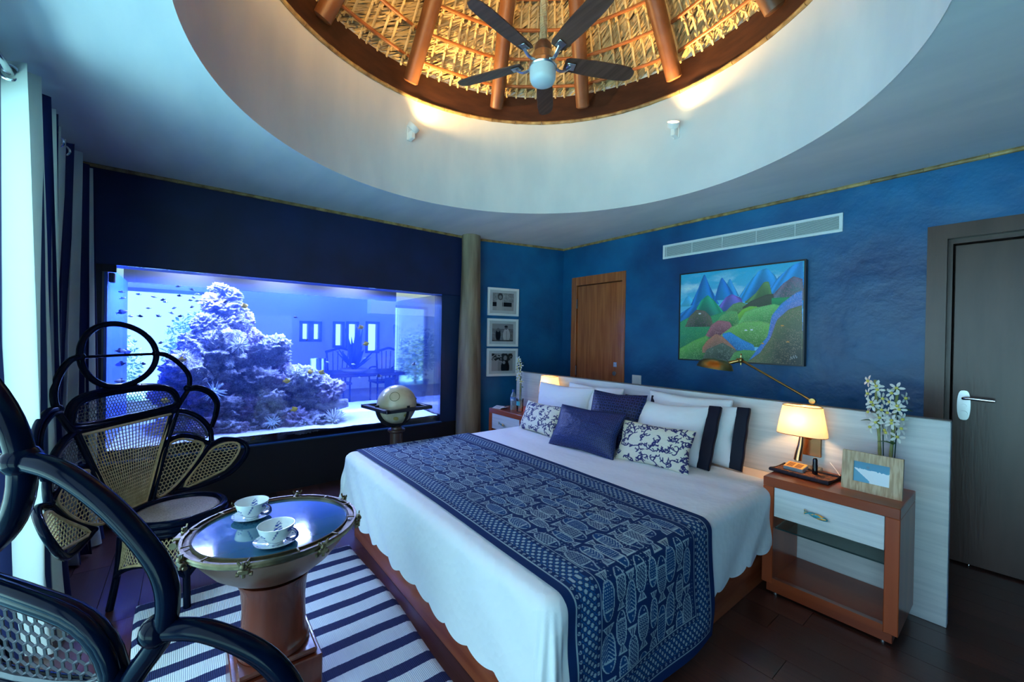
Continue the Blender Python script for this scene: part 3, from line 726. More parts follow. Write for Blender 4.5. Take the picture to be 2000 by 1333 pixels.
rocks = [ # pixel centre, half size in px, depth in the tank
 (432,566,17,-4.95),(455,578,15,-4.92),(424,592,22,-4.95),(452,604,21,-4.9),(434,618,26,-4.98),(470,625,20,-4.95),
 (405,632,24,-4.9),(448,640,30,-4.9),(420,650,30,-4.88),(478,652,22,-5.0),(385,665,26,-4.9),(425,685,46,-4.84),(468,678,30,-4.92),
 (372,700,26,-4.95),(395,722,40,-4.82),(447,725,42,-4.86),(497,668,22,-4.9),(510,690,28,-4.85),(540,678,26,-4.82),(487,712,30,-4.92),(528,704,28,-4.88),
 (346,735,24,-5.05),(360,752,34,-4.9),(410,765,36,-4.82),(455,770,36,-4.85),(500,745,36,-4.8),(540,738,36,-4.86),(575,742,28,-4.8),(598,738,26,-4.78),(620,752,24,-4.76),
 (330,770,26,-5.1),(372,795,34,-4.86),(430,805,38,-4.74),(478,800,34,-4.78),(520,785,32,-4.76),(560,778,26,-4.9),(600,780,30,-4.8),(640,764,26,-4.74),(585,765,30,-4.9),
 (355,830,30,-4.75),(398,836,30,-4.62),(445,836,32,-4.66),(495,828,30,-4.66),(535,815,34,-4.68),(570,822,28,-4.64),(612,822,24,-4.6),(640,818,20,-4.66),(470,850,22,-4.56),(325,840,26,-4.8),(590,834,18,-4.55)]
for i, (px, py, s, X) in enumerate(rocks):
    p = at(px, py, 'x', X); r = s * (p - CAM).dot(F2) / FPX * 1.12
    o = link('reef_rock', rock_meshes[i % 7], label=('rough pitted rock in the narrow top tower of the aquarium reef' if py < 640 else 'rough pitted rock on the left slope of the aquarium reef' if px < 420 and py < 800 else 'rough pitted rock on the right shoulder of the aquarium reef' if px > 490 and py < 800 else 'rough pitted rock in the broad middle of the aquarium reef' if py < 800 else 'rough pitted rock on the sand at the foot of the aquarium reef'), cat='rock', group='reef rocks in the aquarium')
    o.location = p; o.scale = (r, r * random.uniform(.95, 1.15), r * random.uniform(.85, 1.05)); o.rotation_euler = (random.uniform(-.4, .4), random.uniform(-.4, .4), random.uniform(0, 6.28))
# sponge tube lying at the right of the reef
A, B = at(615, 797, 'x', -4.7), at(680, 787, 'x', -4.62)
mb = MB(); mb.tube([A.lerp(B, t) for t in (0, .2, .5, .8, 1)], [.055, .075, .07, .055, .045], 16); mb.tube([B, B + (B - A).normalized() * -.03], [.045, .02], 16)
mb.build('tube_sponge', M_rock, label='pale tube shaped sponge lying on the right end of the reef', cat='sponge')
# soft corals
M_coral = pm('pale_polyps', (.80, .80, .70), .7, rnd=.12); M_anem = pm('anemone_tips', (.72, .84, .80), .6)
def tuft(px, py, s, X, label, spikes, ln, name, cat, grp, up=0.):
    p = at(px, py, 'x', X); r = s * (p - CAM).dot(F2) / FPX; mb = MB(); mb.ball((0, 0, 0), r * .55, 12, 8)
    for k in range(spikes):
        z = 1 - 2 * (k + .5) / spikes; z = z if z > up - 1 else -z; ph = k * 2.39996; q = math.sqrt(max(0, 1 - z * z)); d = Vector((q * math.cos(ph), q * math.sin(ph), z))
        d = (d + Vector((random.uniform(-.2, .2), random.uniform(-.2, .2), random.uniform(-.2, .2)))).normalized()
        mb.tube([d * r * .4, d * r * ln * .75, d * r * ln], [r * .07, r * .055, r * .02], 5)
    mb.build(name, M_coral if cat == 'coral' else M_anem, fix=False, ang=None, label=label, cat=cat, group=grp, loc=p)
tuft(467, 676, 15, -4.6, 'white feathery polyp tuft high on the reef tower', 90, 1.25, 'soft_coral', 'coral', 'soft corals in the aquarium')
tuft(449, 713, 9, -4.6, 'small round white polyp ball in the middle of the reef', 60, 1.0, 'soft_coral', 'coral', 'soft corals in the aquarium')
tuft(389, 725, 10, -4.6, 'low white polyp clump on the left reef slope', 60, 1.0, 'soft_coral', 'coral', 'soft corals in the aquarium')
tuft(418, 766, 15, -4.56, 'star shaped pale anemone low on the reef left', 50, 1.5, 'anemone', 'anemone', 'anemones in the aquarium')
tuft(531, 825, 13, -4.5, 'greenish anemone on the bottom rocks of the reef', 50, 1.3, 'anemone', 'anemone', 'anemones in the aquarium')
tuft(652, 822, 20, -4.55, 'spiky feather coral at the right foot of the reef', 120, 1.25, 'soft_coral', 'coral', 'soft corals in the aquarium', .6)
tuft(580, 728, 13, -4.6, 'rounded cream coral head on the right reef shoulder', 80, .85, 'soft_coral', 'coral', 'soft corals in the aquarium')
tuft(360, 692, 9, -4.6, 'orange tipped coral sprig on the left reef edge', 50, 1.3, 'soft_coral', 'coral', 'soft corals in the aquarium')

# fish
def fish_mesh(name, L, H, T, mat):
    mb = MB(); st = [(-.5, .02, .01), (-.42, .35, .5), (-.25, .8, .9), (0, 1, 1), (.22, .7, .7), (.38, .3, .35), (.44, .2, .15)]
    n = 10; vs = []
    for x, h_, t_ in st:
        for j in range(n):
            a = 2 * PI * j / n; vs.append((x * L, t_ * T / 2 * math.cos(a), h_ * H / 2 * math.sin(a)))
    fs = [(i * n + j, i * n + (j + 1) % n, (i + 1) * n + (j + 1) % n, (i + 1) * n + j) for i in range(len(st) - 1) for j in range(n)]
    mb.add(vs, fs)
    mb.prism([(.40 * L, .0), (.56 * L, .42 * H), (.52 * L, 0), (.56 * L, -.42 * H)], .002, Matrix.Translation((0, .001, 0)) @ Mx)
    mb.prism([(-.15 * L, .40 * H), (.05 * L, .68 * H), (.26 * L, .55 * H), (.22 * L, .25 * H)], .002, Matrix.Translation((0, .001, 0)) @ Mx)
    return mb.mesh(name, mat)
fy = fish_mesh('yellow_fish', .066, .048, .014, pm('fish_yellow', (.95, .62, .02), .4))
fw_ = fish_mesh('silver_fish', .040, .017, .010, pm('fish_silver', (.78, .86, .95), .3))
fd = fish_mesh('dark_fish', .038, .019, .010, pm('fish_dark', (.05, .06, .10), .5))
fs_ = fish_mesh('striped_fish', .072, .036, .014, pm('fish_stripe', (.05, .05, .1), .4, c2=(.85, .9, .95), scale=30, stretch=(1, .02, .02), lo=.48, hi=.52, detail=0))
fishes = [(fy, 'yellow', [(334,698),(354,704),(606,727),(628,728),(705,640),(715,672),(748,820),(492,858),(322,783),(575,800),(560,745),(478,598)]),
 (fw_, 'silver', [(227,570),(226,582),(375,566),(378,582),(322,590),(340,602),(372,587),(385,588),(398,595),(330,638),(335,612),(300,580),(310,618),(348,560),(385,575),(270,575),(712,700),(640,708),(690,712),(702,738),(568,705),(274,735),(255,618),(290,602)]),
 (fd, 'dark', [(274,618),(309,617),(282,652),(314,670),(350,578),(375,600),(280,711),(352,618),(318,586),(545,672),(600,664),(577,620),(440,590),(300,690)]),
 (fs_, 'striped', [(237,610),(220,686),(248,688),(741,735),(808,712),(230,745),(222,712),(404,742)])]
lab = {'yellow': ('bright yellow disc shaped fish swimming in the aquarium', 'yellow reef fish'), 'silver': ('tiny pale silver fish of the shoal in the aquarium', 'silver shoal fish'),
       'dark': ('small dark fish hovering in the aquarium water', 'dark reef fish'), 'striped': ('pale dark banded fish gliding in the aquarium', 'banded reef fish')}
for me, kd, pts in fishes:
    for (px, py) in pts:
        X = random.uniform(-4.55, -4.42); p = at(px, py, 'x', X)
        p.y = min(max(p.y, TY0 + .08), TY1 - .08)
        o = link(me.name, me, label=lab[kd][0], cat='fish', group=lab[kd][1]); o.location = p
        o.rotation_euler = (random.uniform(-.2, .2), random.uniform(-.4, .4), random.choice((PI / 2, -PI / 2)) + random.uniform(-.6, .6))

# ================================================================ living room beyond the tank
LX = -11.5
M_cream = pm('cream_wall', (.66, .62, .52), .8); M_tan = pm('tan_stone_floor', (.36, .27, .17), .5, c2=(.42, .33, .22), scale=2)
MB().bar((LX - .2, -3.2, -.14), (XL - .25, 9.5, -.02)).build('floor', M_tan, smooth=False, **ST)
MB().bar((LX - .2, -3.2, 3.4), (XL - .3, 9.5, 3.5)).build('ceiling', pm('dark_thatch_ceiling', (.16, .11, .06), .9, c2=(.24, .17, .09), scale=8, bump=.5, bscale=20), smooth=False, **ST)
# far wall with windows, built around its openings
wins = [(at(232, 560, 'x', LX), at(412, 840, 'x', LX)), (at(585, 627, 'x', LX), at(628, 668, 'x', LX)), (at(650, 628, 'x', LX), at(672, 680, 'x', LX)), (at(676, 628, 'x', LX), at(700, 680, 'x', LX)), (at(714, 628, 'x', LX), at(740, 690, 'x', LX))]  # first opening is added: its sky makes the pale wash at the tank's left
ys = [(min(a.y, b.y), max(a.y, b.y), min(a.z, b.z), max(a.z, b.z)) for a, b in wins]
mb = MB(); y_ = -3.2
for (ya, yb, za, zb) in ys:
    mb.bar((LX - .2, y_, 0), (LX, ya, 3.4)); mb.bar((LX - .2, ya, 0), (LX, yb, za)); mb.bar((LX - .2, ya, zb), (LX, yb, 3.4)); y_ = yb
mb.bar((LX - .2, y_, 0), (LX, 9.5, 3.4)); mb.build('wall_far', M_cream, smooth=False, **ST)
M_fr = pm('window_joinery', (.10, .07, .05), .5)
for k, (ya, yb, za, zb) in enumerate(ys):
    fr = MB(); b = .07
    fr.bar((LX - .12, ya, za), (LX + .03, yb, za + b)); fr.bar((LX - .12, ya, zb - b), (LX + .03, yb, zb)); fr.bar((LX - .12, ya, za), (LX + .03, ya + b, zb)); fr.bar((LX - .12, yb - b, za), (LX + .03, yb, zb))
    if k == 1: fr.bar((LX - .12, (ya + yb) / 2 - b, za), (LX + .03, (ya + yb) / 2 + b, zb))
    fr.build('window_%d' % (k + 2), M_fr, smooth=False, **ST)
    MB().bar((LX - .06, ya + b, za + b), (LX - .05, yb - b, zb - b)).build('pane', glass('living_window_glass', refl=.5), bpy.data.objects['window_%d' % (k + 2)], smooth=False)
# green of the shrubs added outside the windows
M_leafg = pm('garden_green', (.10, .22, .05), .7, c2=(.22, .36, .10), scale=6)
# pier, beam wall nearer on the right, side wall
pa, pb = at(497, 640, 'x', -9.6), at(570, 640, 'x', -9.6)
MB().bar((-9.8, min(pa.y, pb.y), 0), (-9.6, max(pa.y, pb.y), at(520, 616, 'x', -9.6).z)).build('wall_pier', M_cream, smooth=False, **ST)
qa = at(724, 600, 'x', -8.4); ob = at(740, 613, 'x', -8.4)
MB().bar((-8.6, qa.y, ob.z), (-8.4, 9.5, 3.4)).build('wall_beam', pm('warm_cream_wall', (.72, .62, .42), .8), smooth=False, **ST)
MB().bar((LX, 9.3, 0), (XL - .3, 9.5, 3.4)).build('wall_side', M_cream, smooth=False, **ST)
for k in range(9):
    y0_ = -1.5 + k * .95
    MB().tube([(-6.3, y0_ - .8, 3.25), (-11.4, y0_ + .5, 2.95)], .09, 10).build('ceiling_beam', M_ring, label='dark round roof beam in the room behind the aquarium', cat='beam', group='beams of the room behind the aquarium')
# dining table, chairs
M_furn = pm('dark_furniture', (.022, .018, .018), .45)
tp = at(690, 705, 'x', -8.0)
dt = thing('dining_table', 'long dark dining table seen through the aquarium', 'table', (-8.0, tp.y, 0))
MB().box((0, 0, .74), (1.0, 2.3, .06), .01).build('table_top', M_furn, dt, smooth=False)
for sx in (-.4, .4):
    for sy in (-1.0, 1.0): MB().bar((sx - .045, sy - .045, 0), (sx + .045, sy + .045, .71)).build('leg', M_furn, dt, smooth=False)
def dchair(px, X, label, rz):
    p = at(px, 660, 'x', X); c = thing('dining_chair', label, 'chair', (X, p.y, 0), rz, 'dining chairs behind the aquarium')
    MB().box((0, 0, .46), (.5, .5, .05), .01).build('seat', M_furn, c, smooth=False)
    for sx in (-.21, .21):
        MB().tube([(sx, .22, 0), (sx, .22, .46)], .02, 8).build('leg', M_furn, c)
        MB().tube([(sx, -.22, 0), (sx, -.22, .46), (sx * 1.25, -.27, 1.12)], .02, 8).build('leg', M_furn, c)
    MB().tube(spline([(-.29, -.27, 1.12), (-.12, -.28, 1.17), (0, -.28, 1.20), (.12, -.28, 1.17), (.29, -.27, 1.12)], 4), .025, 8).build('top_rail', M_furn, c)
    for k in range(4): MB().tube([(-.12 + .08 * k, -.23, .50), (-.15 + .10 * k, -.275, 1.14)], .010, 6).build('spindle', M_furn, c)
    for sx in (-1, 1): MB().tube(spline([(sx * .24, -.25, .80), (sx * .27, 0, .78), (sx * .25, .2, .70), (sx * .23, .22, .47)], 4), .017, 8).build('armrest', M_furn, c)
dchair(658, -8.95, 'dark spindle back chair beyond the agave, seen through the aquarium', PI / 2)
dchair(750, -8.9, 'dark spindle back armchair under the beam, seen through the aquarium', PI / 2)
# agave on the table
p = at(692, 690, 'x', -7.6); ag = thing('agave_plant', 'dark spiky agave in a shallow pale dish on the dining table', 'plant', (p.x, p.y, .77))
MB().lathe([(.10, 0), (.22, .05), (.24, .09), (.22, .09), (.1, .05), (0, .05)], 20).build('dish', pm('dish_clay', (.35, .33, .32), .6), ag)
M_agave = pm('agave_green', (.015, .04, .035), .5)
for k in range(22):
    a = k * 2.4; t = random.uniform(.15, .95); ln = random.uniform(.4, .62) if k > 3 else .78; d = Vector((math.cos(a) * math.sin(t), math.sin(a) * math.sin(t), math.cos(t))) if k > 3 else Vector((.1 * math.cos(a), .22 * math.sin(a), 1)).normalized()
    MB().tube([Vector((0, 0, .06)), d * ln * .5 + Vector((0, 0, .06)), d * ln + Vector((0, 0, .06))], [.03, .045, .003], 5, flat=.4).build('leaf', M_agave, ag)
p = at(622, 694, 'x', -7.7); sb = thing('silver_canister', 'ribbed silver canister on the dining table behind the aquarium', 'canister', (p.x, p.y, .77))
MB().lathe([(.13, 0), (.13, .26), (.12, .27), (0, .27)], 20).build('body', M_chrome, sb); MB().lathe([(.135, .25), (.135, .28), (0, .285)], 20).build('lid', M_chrome, sb)
# carved tall vase on a plinth
p = at(777, 690, 'x', -6.9); tv = thing('carved_figure', 'slender dark carved wooden figure on a plinth behind the aquarium', 'sculpture', (p.x, p.y, 0))
MB().box((0, 0, .36), (.34, .34, .72), .01).build('plinth', pm('plinth_blue', (.02, .04, .10), .6), tv, smooth=False)
MB().tube(spline([(0, .02, .72), (.0, .05, .95), (0, -.0, 1.18), (0, -.02, 1.40), (0, -.03, 1.56), (0, -.0, 1.62)], 4), [.05] * 4 + [.06] * 4 + [.045] * 5 + [.05] * 4 + [.07, .085, .09, .05], 12).build('figure', pm('carved_wood', (.03, .03, .05), .35), tv)
# bushy potted plant
p = at(815, 720, 'x', -8.9); bp = thing('potted_bush', 'bushy dark green potted plant behind the right end of the aquarium', 'plant', (p.x, p.y, 0))
MB().lathe([(.18, 0), (.26, .42), (.28, .45), (.24, .45), (0, .40)], 20).build('pot', pm('dark_pot', (.03, .025, .03), .5), bp)
V, Fc = [], []
for i in range(1500):
    d = Vector((random.gauss(0, 1), random.gauss(0, 1), random.gauss(0, 1))).normalized(); c = Vector((0, 0, 1.12)) + Vector((d.x * .5, d.y * .5, d.z * .62)) * random.uniform(.35, 1) ** .5
    t = Vector((random.gauss(0, 1), random.gauss(0, 1), -.6)).normalized() * random.uniform(.06, .13); s = t.cross(d).normalized() * .018; o = len(V); V += [c - t * .5, c + s, c + t * .5, c - s]; Fc.append((o, o + 1, o + 2, o + 3))
me = bpy.data.meshes.new('foliage'); me.from_pydata([tuple(v) for v in V], [], Fc); finish(me, pm('bush_leaf', (.02, .07, .035), .6), False); link('foliage', me, bp, kind='stuff')
M_shrub = pm('garden_leaf', (.20, .38, .12), .6)
me2 = me.copy(); me2.materials.clear(); me2.materials.append(M_shrub)
for k, (y_, s) in enumerate(((-1.5, 1.35), (.35, 1.75), (2.1, 1.35))):  # shrubs added to grade the pale view through the tank
    sh = thing('added_shrub', ('added low green shrub outside the added large window', 'added tall green shrub outside the added large window', 'added small green shrub right of the tall one outside the windows')[k], 'shrub', (LX - 1.6, y_, -.15), 0, 'added shrubs outside the living room')
    o = link('foliage', me2, sh, kind='stuff'); o.scale = (s, s, s); o.location = (0, 0, -.5 * s + .1)
    MB().tube([(0, 0, 0), (.02, .03, .5 * s)], .04, 8).build('stem', M_bark, sh)
# ================================================================ headboard partition
HX0, HX1, HY, HZ, HT = -3.78, -.243, 3.068, 1.062, .06
M_wash = pm('whitewashed_oak', (.56, .59, .60), .5, c2=(.68, .70, .70), scale=5, stretch=(.5, 1, 9), bump=.1, bscale=30, bstretch=(.3, 1, 6))
hb = thing('headboard_partition', 'long whitewashed wood headboard panel standing behind the bed', 'headboard', (0, HY, 0))
MB().bar((HX0, 0, .0), (HX1, HT, HZ), .003).build('panel', M_wash, hb, smooth=False)
MB().bar((HX0 - .001, .001, HZ), (HX1 + .001, HT - .001, HZ + .004)).build('top_edge', pm('greyed_edge', (.22, .22, .21), .6), hb, smooth=False)
M_plate = pm('outlet_plastic', (.62, .66, .70), .4)
for (x, z) in ((-.82, .47), (-.70, .45), (-.58, .43), (-.47, .40)):
    o = MB().bar((x - .045, -.006, z - .055), (x + .045, 0, z + .055), .002).build('outlet_plate', M_plate, hb, smooth=False)
    hl = MB()
    for dz in (-.025, .025):
        for dx in (-.012, .012): hl.bar((x + dx - .002, -.0068, z + dz - .006), (x + dx + .002, -.006, z + dz + .006))
    hl.build('socket_slots', M_black, o, smooth=False)
MB().bar((-.72, -.04, .455), (-.68, -.0061, .50), .005).build('plug', M_plate, hb, smooth=False)

# ================================================================ bed
BX0, BX1, BY0, BY1, BZ = -3.02, -.985, .96, 3.065, .60
bed = thing('bed', 'wide platform bed with mahogany base in front of the headboard panel', 'bed', (0, 0, 0))
M_base = pm('bed_mahogany', (.26, .050, .018), .22, c2=(.42, .10, .036), scale=5, stretch=(.25, .25, 3), coat=.3)
MB().bar((BX0 + .03, BY0, 0), (BX1 - .03, BY0 + .03, .30), .003).build('foot_rail', M_base, bed, smooth=False)
MB().bar((BX0 + .03, BY0 + .03, .05), (BX1 - .03, BY1 - .02, .28)).build('slat_deck', M_mahogx, bed, smooth=False)
for x in (BX0, BX1 - .03): MB().bar((x, BY0, .0), (x + .03, BY1 - .01, .30), .003).build('side_rail', M_base, bed, smooth=False)
MB().bar((BX0 + .012, BY0 + .012, .285), (BX1 - .012, BY1 - .012, BZ - .012), .05).build('mattress', pm('mattress_ticking', (.62, .60, .60), .8), bed)
MB().bar((BX0 + .004, BY1 - .62, .30), (BX1 - .004, BY1 - .008, BZ - .003), .045).build('fitted_sheet', pm('cotton_sheet', (.66, .60, .58), .8), bed)

def drape(xs, ys, lift, wav=1.):
    """lay sheet coordinates over the mattress: flat on top, rolled over the edges, hanging below"""
    x0, x1, y0, z0 = BX0 - .004, BX1 + .004, BY0 - .004, BZ + lift
    ex = np.where(xs > x1, xs - x1, np.where(xs < x0, xs - x0, 0.)); ey = np.where(ys < y0, ys - y0, 0.)
    d = np.hypot(ex, ey); R = .055
    nx = np.where(d > 0, ex / np.maximum(d, 1e-9), 0); ny = np.where(d > 0, ey / np.maximum(d, 1e-9), 0)
    th = np.clip(d / R, 0, PI / 2); out_ = R * np.sin(th) - R; dn = R * (1 - np.cos(th)) + np.maximum(d - R * PI / 2, 0)
    ix = np.clip(xs, x0, x1); iy = np.maximum(ys, y0)
    # inside edge zone already starts to roll: pull the corner in by R
    hang = np.clip((d - .08) / .4, 0, 1)
    corner = np.abs(nx * ny) * 2
    s = xs * 1.0 + ys * 1.0
    rip = (.004 + .020 * hang) * (np.sin(s * 17 + 3 * np.sin(s * 3)) * .45 + .55 * np.sin(np.arctan2(np.abs(ny), np.abs(nx)) * 14) * corner) * wav
    o_ = np.where(d > 0, out_ + R + .012 * hang + rip * (d > .05) + lift + .05 * corner * hang, 0)
    X = ix + nx * o_; Y = iy + ny * o_
    Z = z0 - dn + np.where(d == 0, .006 * (fbm(xs * 3, ys * 3, 41) - .45) + .004 * np.sin(ys * 26 + 4 * np.sin(xs * 2.0)) * np.clip((ys - 1.9) * 2, 0, 1), 0)
    return np.stack([X, Y, np.maximum(Z, .012 + lift)], -1)

# coverlet with a scalloped hem
def warp(t, inner0, inner1, L0, L1, n0, n1, n2):
    return np.concatenate([np.linspace(inner0 - L0, inner0, n0, endpoint=False), np.linspace(inner0, inner1, n1, endpoint=False), np.linspace(inner1, inner1 + L1, n2)])
ux = warp(0, BX0, BX1, 1., 1., 40, 170, 46); uy = np.concatenate([np.linspace(-1, 0, 52, endpoint=False), np.linspace(0, 1, 170)])
XS, YS = np.meshgrid(ux, uy, indexing='ij')
ysr = BY0 + np.where(YS < 0, 0, YS) * (2.80 - BY0)
scx = -.024 * np.abs(np.sin((XS - BX0) * PI / .165)) ** .7; scy = -.024 * np.abs(np.sin(ysr * PI / .165)) ** .7
Lf = .415 - scx; Lr = .385 - scy - .035 * np.clip((ysr - 1.8), 0, 1); Ll = .40
xs = np.where(XS > BX1, BX1 + (XS - BX1) * Lr, np.where(XS < BX0, BX0 + (XS - BX0) * Ll, XS)); ys = np.where(YS < 0, BY0 + YS * Lf, ysr)
M_cov = pm('white_matelasse', (.74, .78, .80), .8, bump=.35, bscale=26, bkind='voronoi', bdist=.006, sheen=.2)
cov = link('coverlet', grid_mesh('coverlet', drape(xs, ys, .008), M_cov), label='white coverlet with scalloped hem spread over the bed', cat='coverlet')

# batik runner: printed fish, dot borders
RY0, RY1 = .978, 1.945
s0, s1 = BX0 - .30, BX1 + .58
ns_, nt_ = 1180, 300
sv = np.linspace(s0, s1, ns_); tv_ = np.linspace(0, RY1 - RY0, nt_); Sg, Tg = np.meshgrid(sv, tv_, indexing='ij')
edge = np.minimum(np.minimum(Tg, (RY1 - RY0) - Tg), np.minimum(s1 - Sg, Sg - s0))
ink = np.zeros_like(Sg)
mid = np.zeros_like(Sg)
# border: solid hem, line, dot band, line
ink = np.where(abs(edge - .040) < .0028, 1, ink); ink = np.where(abs(edge - .165) < .0028, 1, ink)
band = (edge > .046) & (edge < .160)
pitch = .0235
def dots(a, b, p, r): return np.hypot((a + p / 2) % p - p / 2, (b + p / 2) % p - p / 2) < r
a1, b1 = (Sg + Tg) * .7071, (Sg - Tg) * .7071
ink = np.where(band & (edge > .066) & (edge < .142) & dots(a1, b1, pitch, .0072), 1, ink)
mid = np.where(band & (edge > .064) & (edge < .144) & (((abs((a1 + pitch / 2 + pitch / 2) % pitch - pitch / 2) < .0016)) | (abs((b1 + pitch) % pitch - pitch / 2) < .0016)), 1, mid)
along = np.where(np.minimum(Tg, (RY1 - RY0) - Tg) < np.minimum(s1 - Sg, Sg - s0), Sg, Tg)
for ec in (.054, .152):
    rr = np.hypot((along + .015) % .03 - .015, edge - ec); ink = np.where((rr < .0062) & (rr > .0030), 1, ink)
field = edge > .17
def fish_print(cs, ct, L, H, kind, dirn):
    i0, i1 = np.searchsorted(sv, cs - L * .62), np.searchsorted(sv, cs + L * .62); j0, j1 = np.searchsorted(tv_, ct - H * .8), np.searchsorted(tv_, ct + H * .8)
    if i1 - i0 < 3 or j1 - j0 < 3: return
    a = (Sg[i0:i1, j0:j1] - cs) * dirn / L; b = (Tg[i0:i1, j0:j1] - ct) / H; f_ = field[i0:i1, j0:j1]; k_ = ink[i0:i1, j0:j1]; m_ = mid[i0:i1, j0:j1]
    bod = np.abs(a + .08) / .40; hw = .5 * np.sqrt(np.clip(1 - bod ** 2.2, 0, 1)); inb = (bod < 1) & (abs(b) < hw)
    wln = .0030 / H
    out1 = (bod < 1.0) & (abs(abs(b) - hw) < wln)
    tail = (a > .28) & (a < .5) & (abs(b) < (a - .26) * 2.0); t2 = (a > .28) & (a < .47) & (abs(b) < (a - .285) * 1.75)
    out1 |= tail & ~t2
    body_in = inb & (a > -.27)
    if kind == 0: pat = body_in & ((abs(((a * L + b * H) % .016) - .008) < .0016) | (abs(((a * L - b * H) % .016) - .008) < .0016)) & (a < .25)
    elif kind == 1: pat = body_in & (abs(((a * L + abs(b) * H * .9) % .014) - .007) < .0019)
    elif kind == 2: pat = body_in & (np.hypot(((a * L) % .011) - .0055, ((b * H) % .011) - .0055) < .0026)
    else: pat = body_in & (np.hypot(((a * L) % .013) - .0065, (((b * H) + .0065 * (np.floor(a * L / .013) % 2)) % .013) - .0065) < .0050) & ~(np.hypot(((a * L) % .013) - .0065, (((b * H) + .0065 * (np.floor(a * L / .013) % 2)) % .013) - .0065) < .0028)
    gill = (abs(a + .27 - .06 * b * b) < .0030 / L) & (abs(b) < .36) & inb
    eye = np.hypot((a + .37) * L, (b - .12) * H) < .0034
    st = t2 & (abs(((b * H * 3) % .016) - .008) < .003) & (a > .34)
    k_[f_ & (out1 | gill | eye | st | pat)] = 1
    m_[f_ & inb] = np.maximum(m_[f_ & inb], .55 if kind in (1, 2) else .15)
row = 0; tt = .205
while tt < (RY1 - RY0) - .17:
    L = (.175, .15, .19)[row % 3]; cs = s1 - .10 - (.06 * (row % 3)); H = (.068, .052, .060)[row % 3]; n = 0
    while cs > s0 + .1:
        fish_print(cs, tt, L * random.uniform(.92, 1.05), H * random.uniform(.9, 1.1), (row * 2 + n) % 4, 1 if row % 2 else -1)
        cs -= L * 1.06; n += 1
    tt += (.074, .060, .066)[row % 3]; row += 1
loose = field & (dots(Sg + .004 * np.sin(Tg * 60), Tg, .017, .0026)) & (mid < .1) & (fbm(Sg * 9, Tg * 9, 51) > .52); ink = np.where(loose, .8, ink)
fad = .75 + .5 * (fbm(Sg * 5, Tg * 5, 52) - .4); ink = ink * np.clip(fad, .5, 1)
navy_, midb, pale = np.array((.002, .022, .10)), np.array((.005, .075, .23)), np.array((.36, .50, .54))
cc = navy_ * (1 - mid[..., None]) + midb * mid[..., None]; cc = cc * (1 - ink[..., None]) + pale * ink[..., None]
xs = Sg; ys = RY0 + Tg + .02 * np.clip(Sg - BX1, 0, 1) + .012 * np.sin(Sg * 2.2)
Pr = drape(xs, ys, .016, .75)
link('batik_runner', grid_mesh('batik_runner', Pr, pm('batik_cotton', (.1, .2, .4), .8, attr='Col', spec=.2, bump=.1, bscale=400), cc), label='indigo batik bed runner printed with rows of fish and dotted borders', cat='bed runner')

# ---------------------------------------------------------------- pillows
def pillow(name, w_, h_, t_, loc, lean, yaw, mat, label, cat='pillow', cols=None, n=(70, 50), flange=0., roll=0., sag=.0, band=None, pw=.42):
    """plump cushion; local x width, z height, y thickness; leaned back by 'lean'"""
    p = thing(name, label, cat, loc, yaw); p.rotation_euler = (lean, roll, yaw)
    u, v_ = np.meshgrid(np.linspace(-1, 1, n[0]), np.linspace(-1, 1, n[1]), indexing='ij')
    e = np.clip((1 - u ** 2), 0, 1) ** pw * np.clip((1 - v_ ** 2), 0, 1) ** pw
    pin = 1 - .10 * (1 - abs(v_)) * abs(u) ** 3; piz = 1 - .10 * (1 - abs(u)) * abs(v_) ** 3
    x = u * w_ / 2 * pin; z = v_ * h_ / 2 * piz + h_ / 2 - sag * (1 - u ** 2) * (v_ > 0) * v_ ** 2
    wr = .010 * (fbm(u * 5 + 3, v_ * 5 + 1, int(abs(loc[0]) * 1000) % 50) - .45) * e
    f_ = np.stack([x, -t_ / 2 * e - wr, z], -1); b_ = np.stack([x, t_ / 2 * e + wr, z], -1)
    if cols is None:
        a = grid_mesh('case_front', f_, mat); c = grid_mesh('case_back', b_[:, ::-1], mat)
    else:
        a = grid_mesh('case_front', f_, mat, cols(u, v_)); c = grid_mesh('case_back', b_[:, ::-1], mat, cols(u, v_[:, ::-1]))
    bm = bmesh.new(); bm.from_mesh(a); bm.from_mesh(c)
    if cols is None: bmesh.ops.remove_doubles(bm, verts=bm.verts, dist=1e-5)
    me = bpy.data.meshes.new('case'); bm.to_mesh(me); bm.free(); finish(me, mat, True, None); link('case', me, p)
    if band:
        for sx in band:
            uu, vv = np.meshgrid(np.linspace(0, 1, 8), np.linspace(-1, 1, 40), indexing='ij')
            bx = sx * (w_ / 2 * (.93 + .0 * vv) + uu * .075 + .002 * np.sin(vv * 9) * uu); bz = (vv * (1 + .02 * uu)) * h_ / 2 * (.985) + h_ / 2
            th = .016 + .05 * t_ * np.clip(1 - vv ** 2, 0, 1) ** .5 * (1 - uu) + .002 * np.sin(vv * 9 + uu * 3) * uu
            Pa = np.stack([bx, -th, bz], -1); Pb = np.stack([bx, th, bz], -1)
            ring = np.concatenate([Pa, Pb[::-1]], 0); ring = np.concatenate([ring, ring[:1]], 0)
            link('border', grid_mesh('border', ring, pm('navy_satin_border', (.002, .004, .018), .55, spec=.2)), p)
    return p
M_linen = pm('white_linen', (.76, .80, .83), .8, sheen=.2, bump=.08, bscale=60)
M_navy1 = pm('navy_ring_satin', (.006, .012, .095), .38, c2=(.012, .025, .15), scale=8, bump=.0)
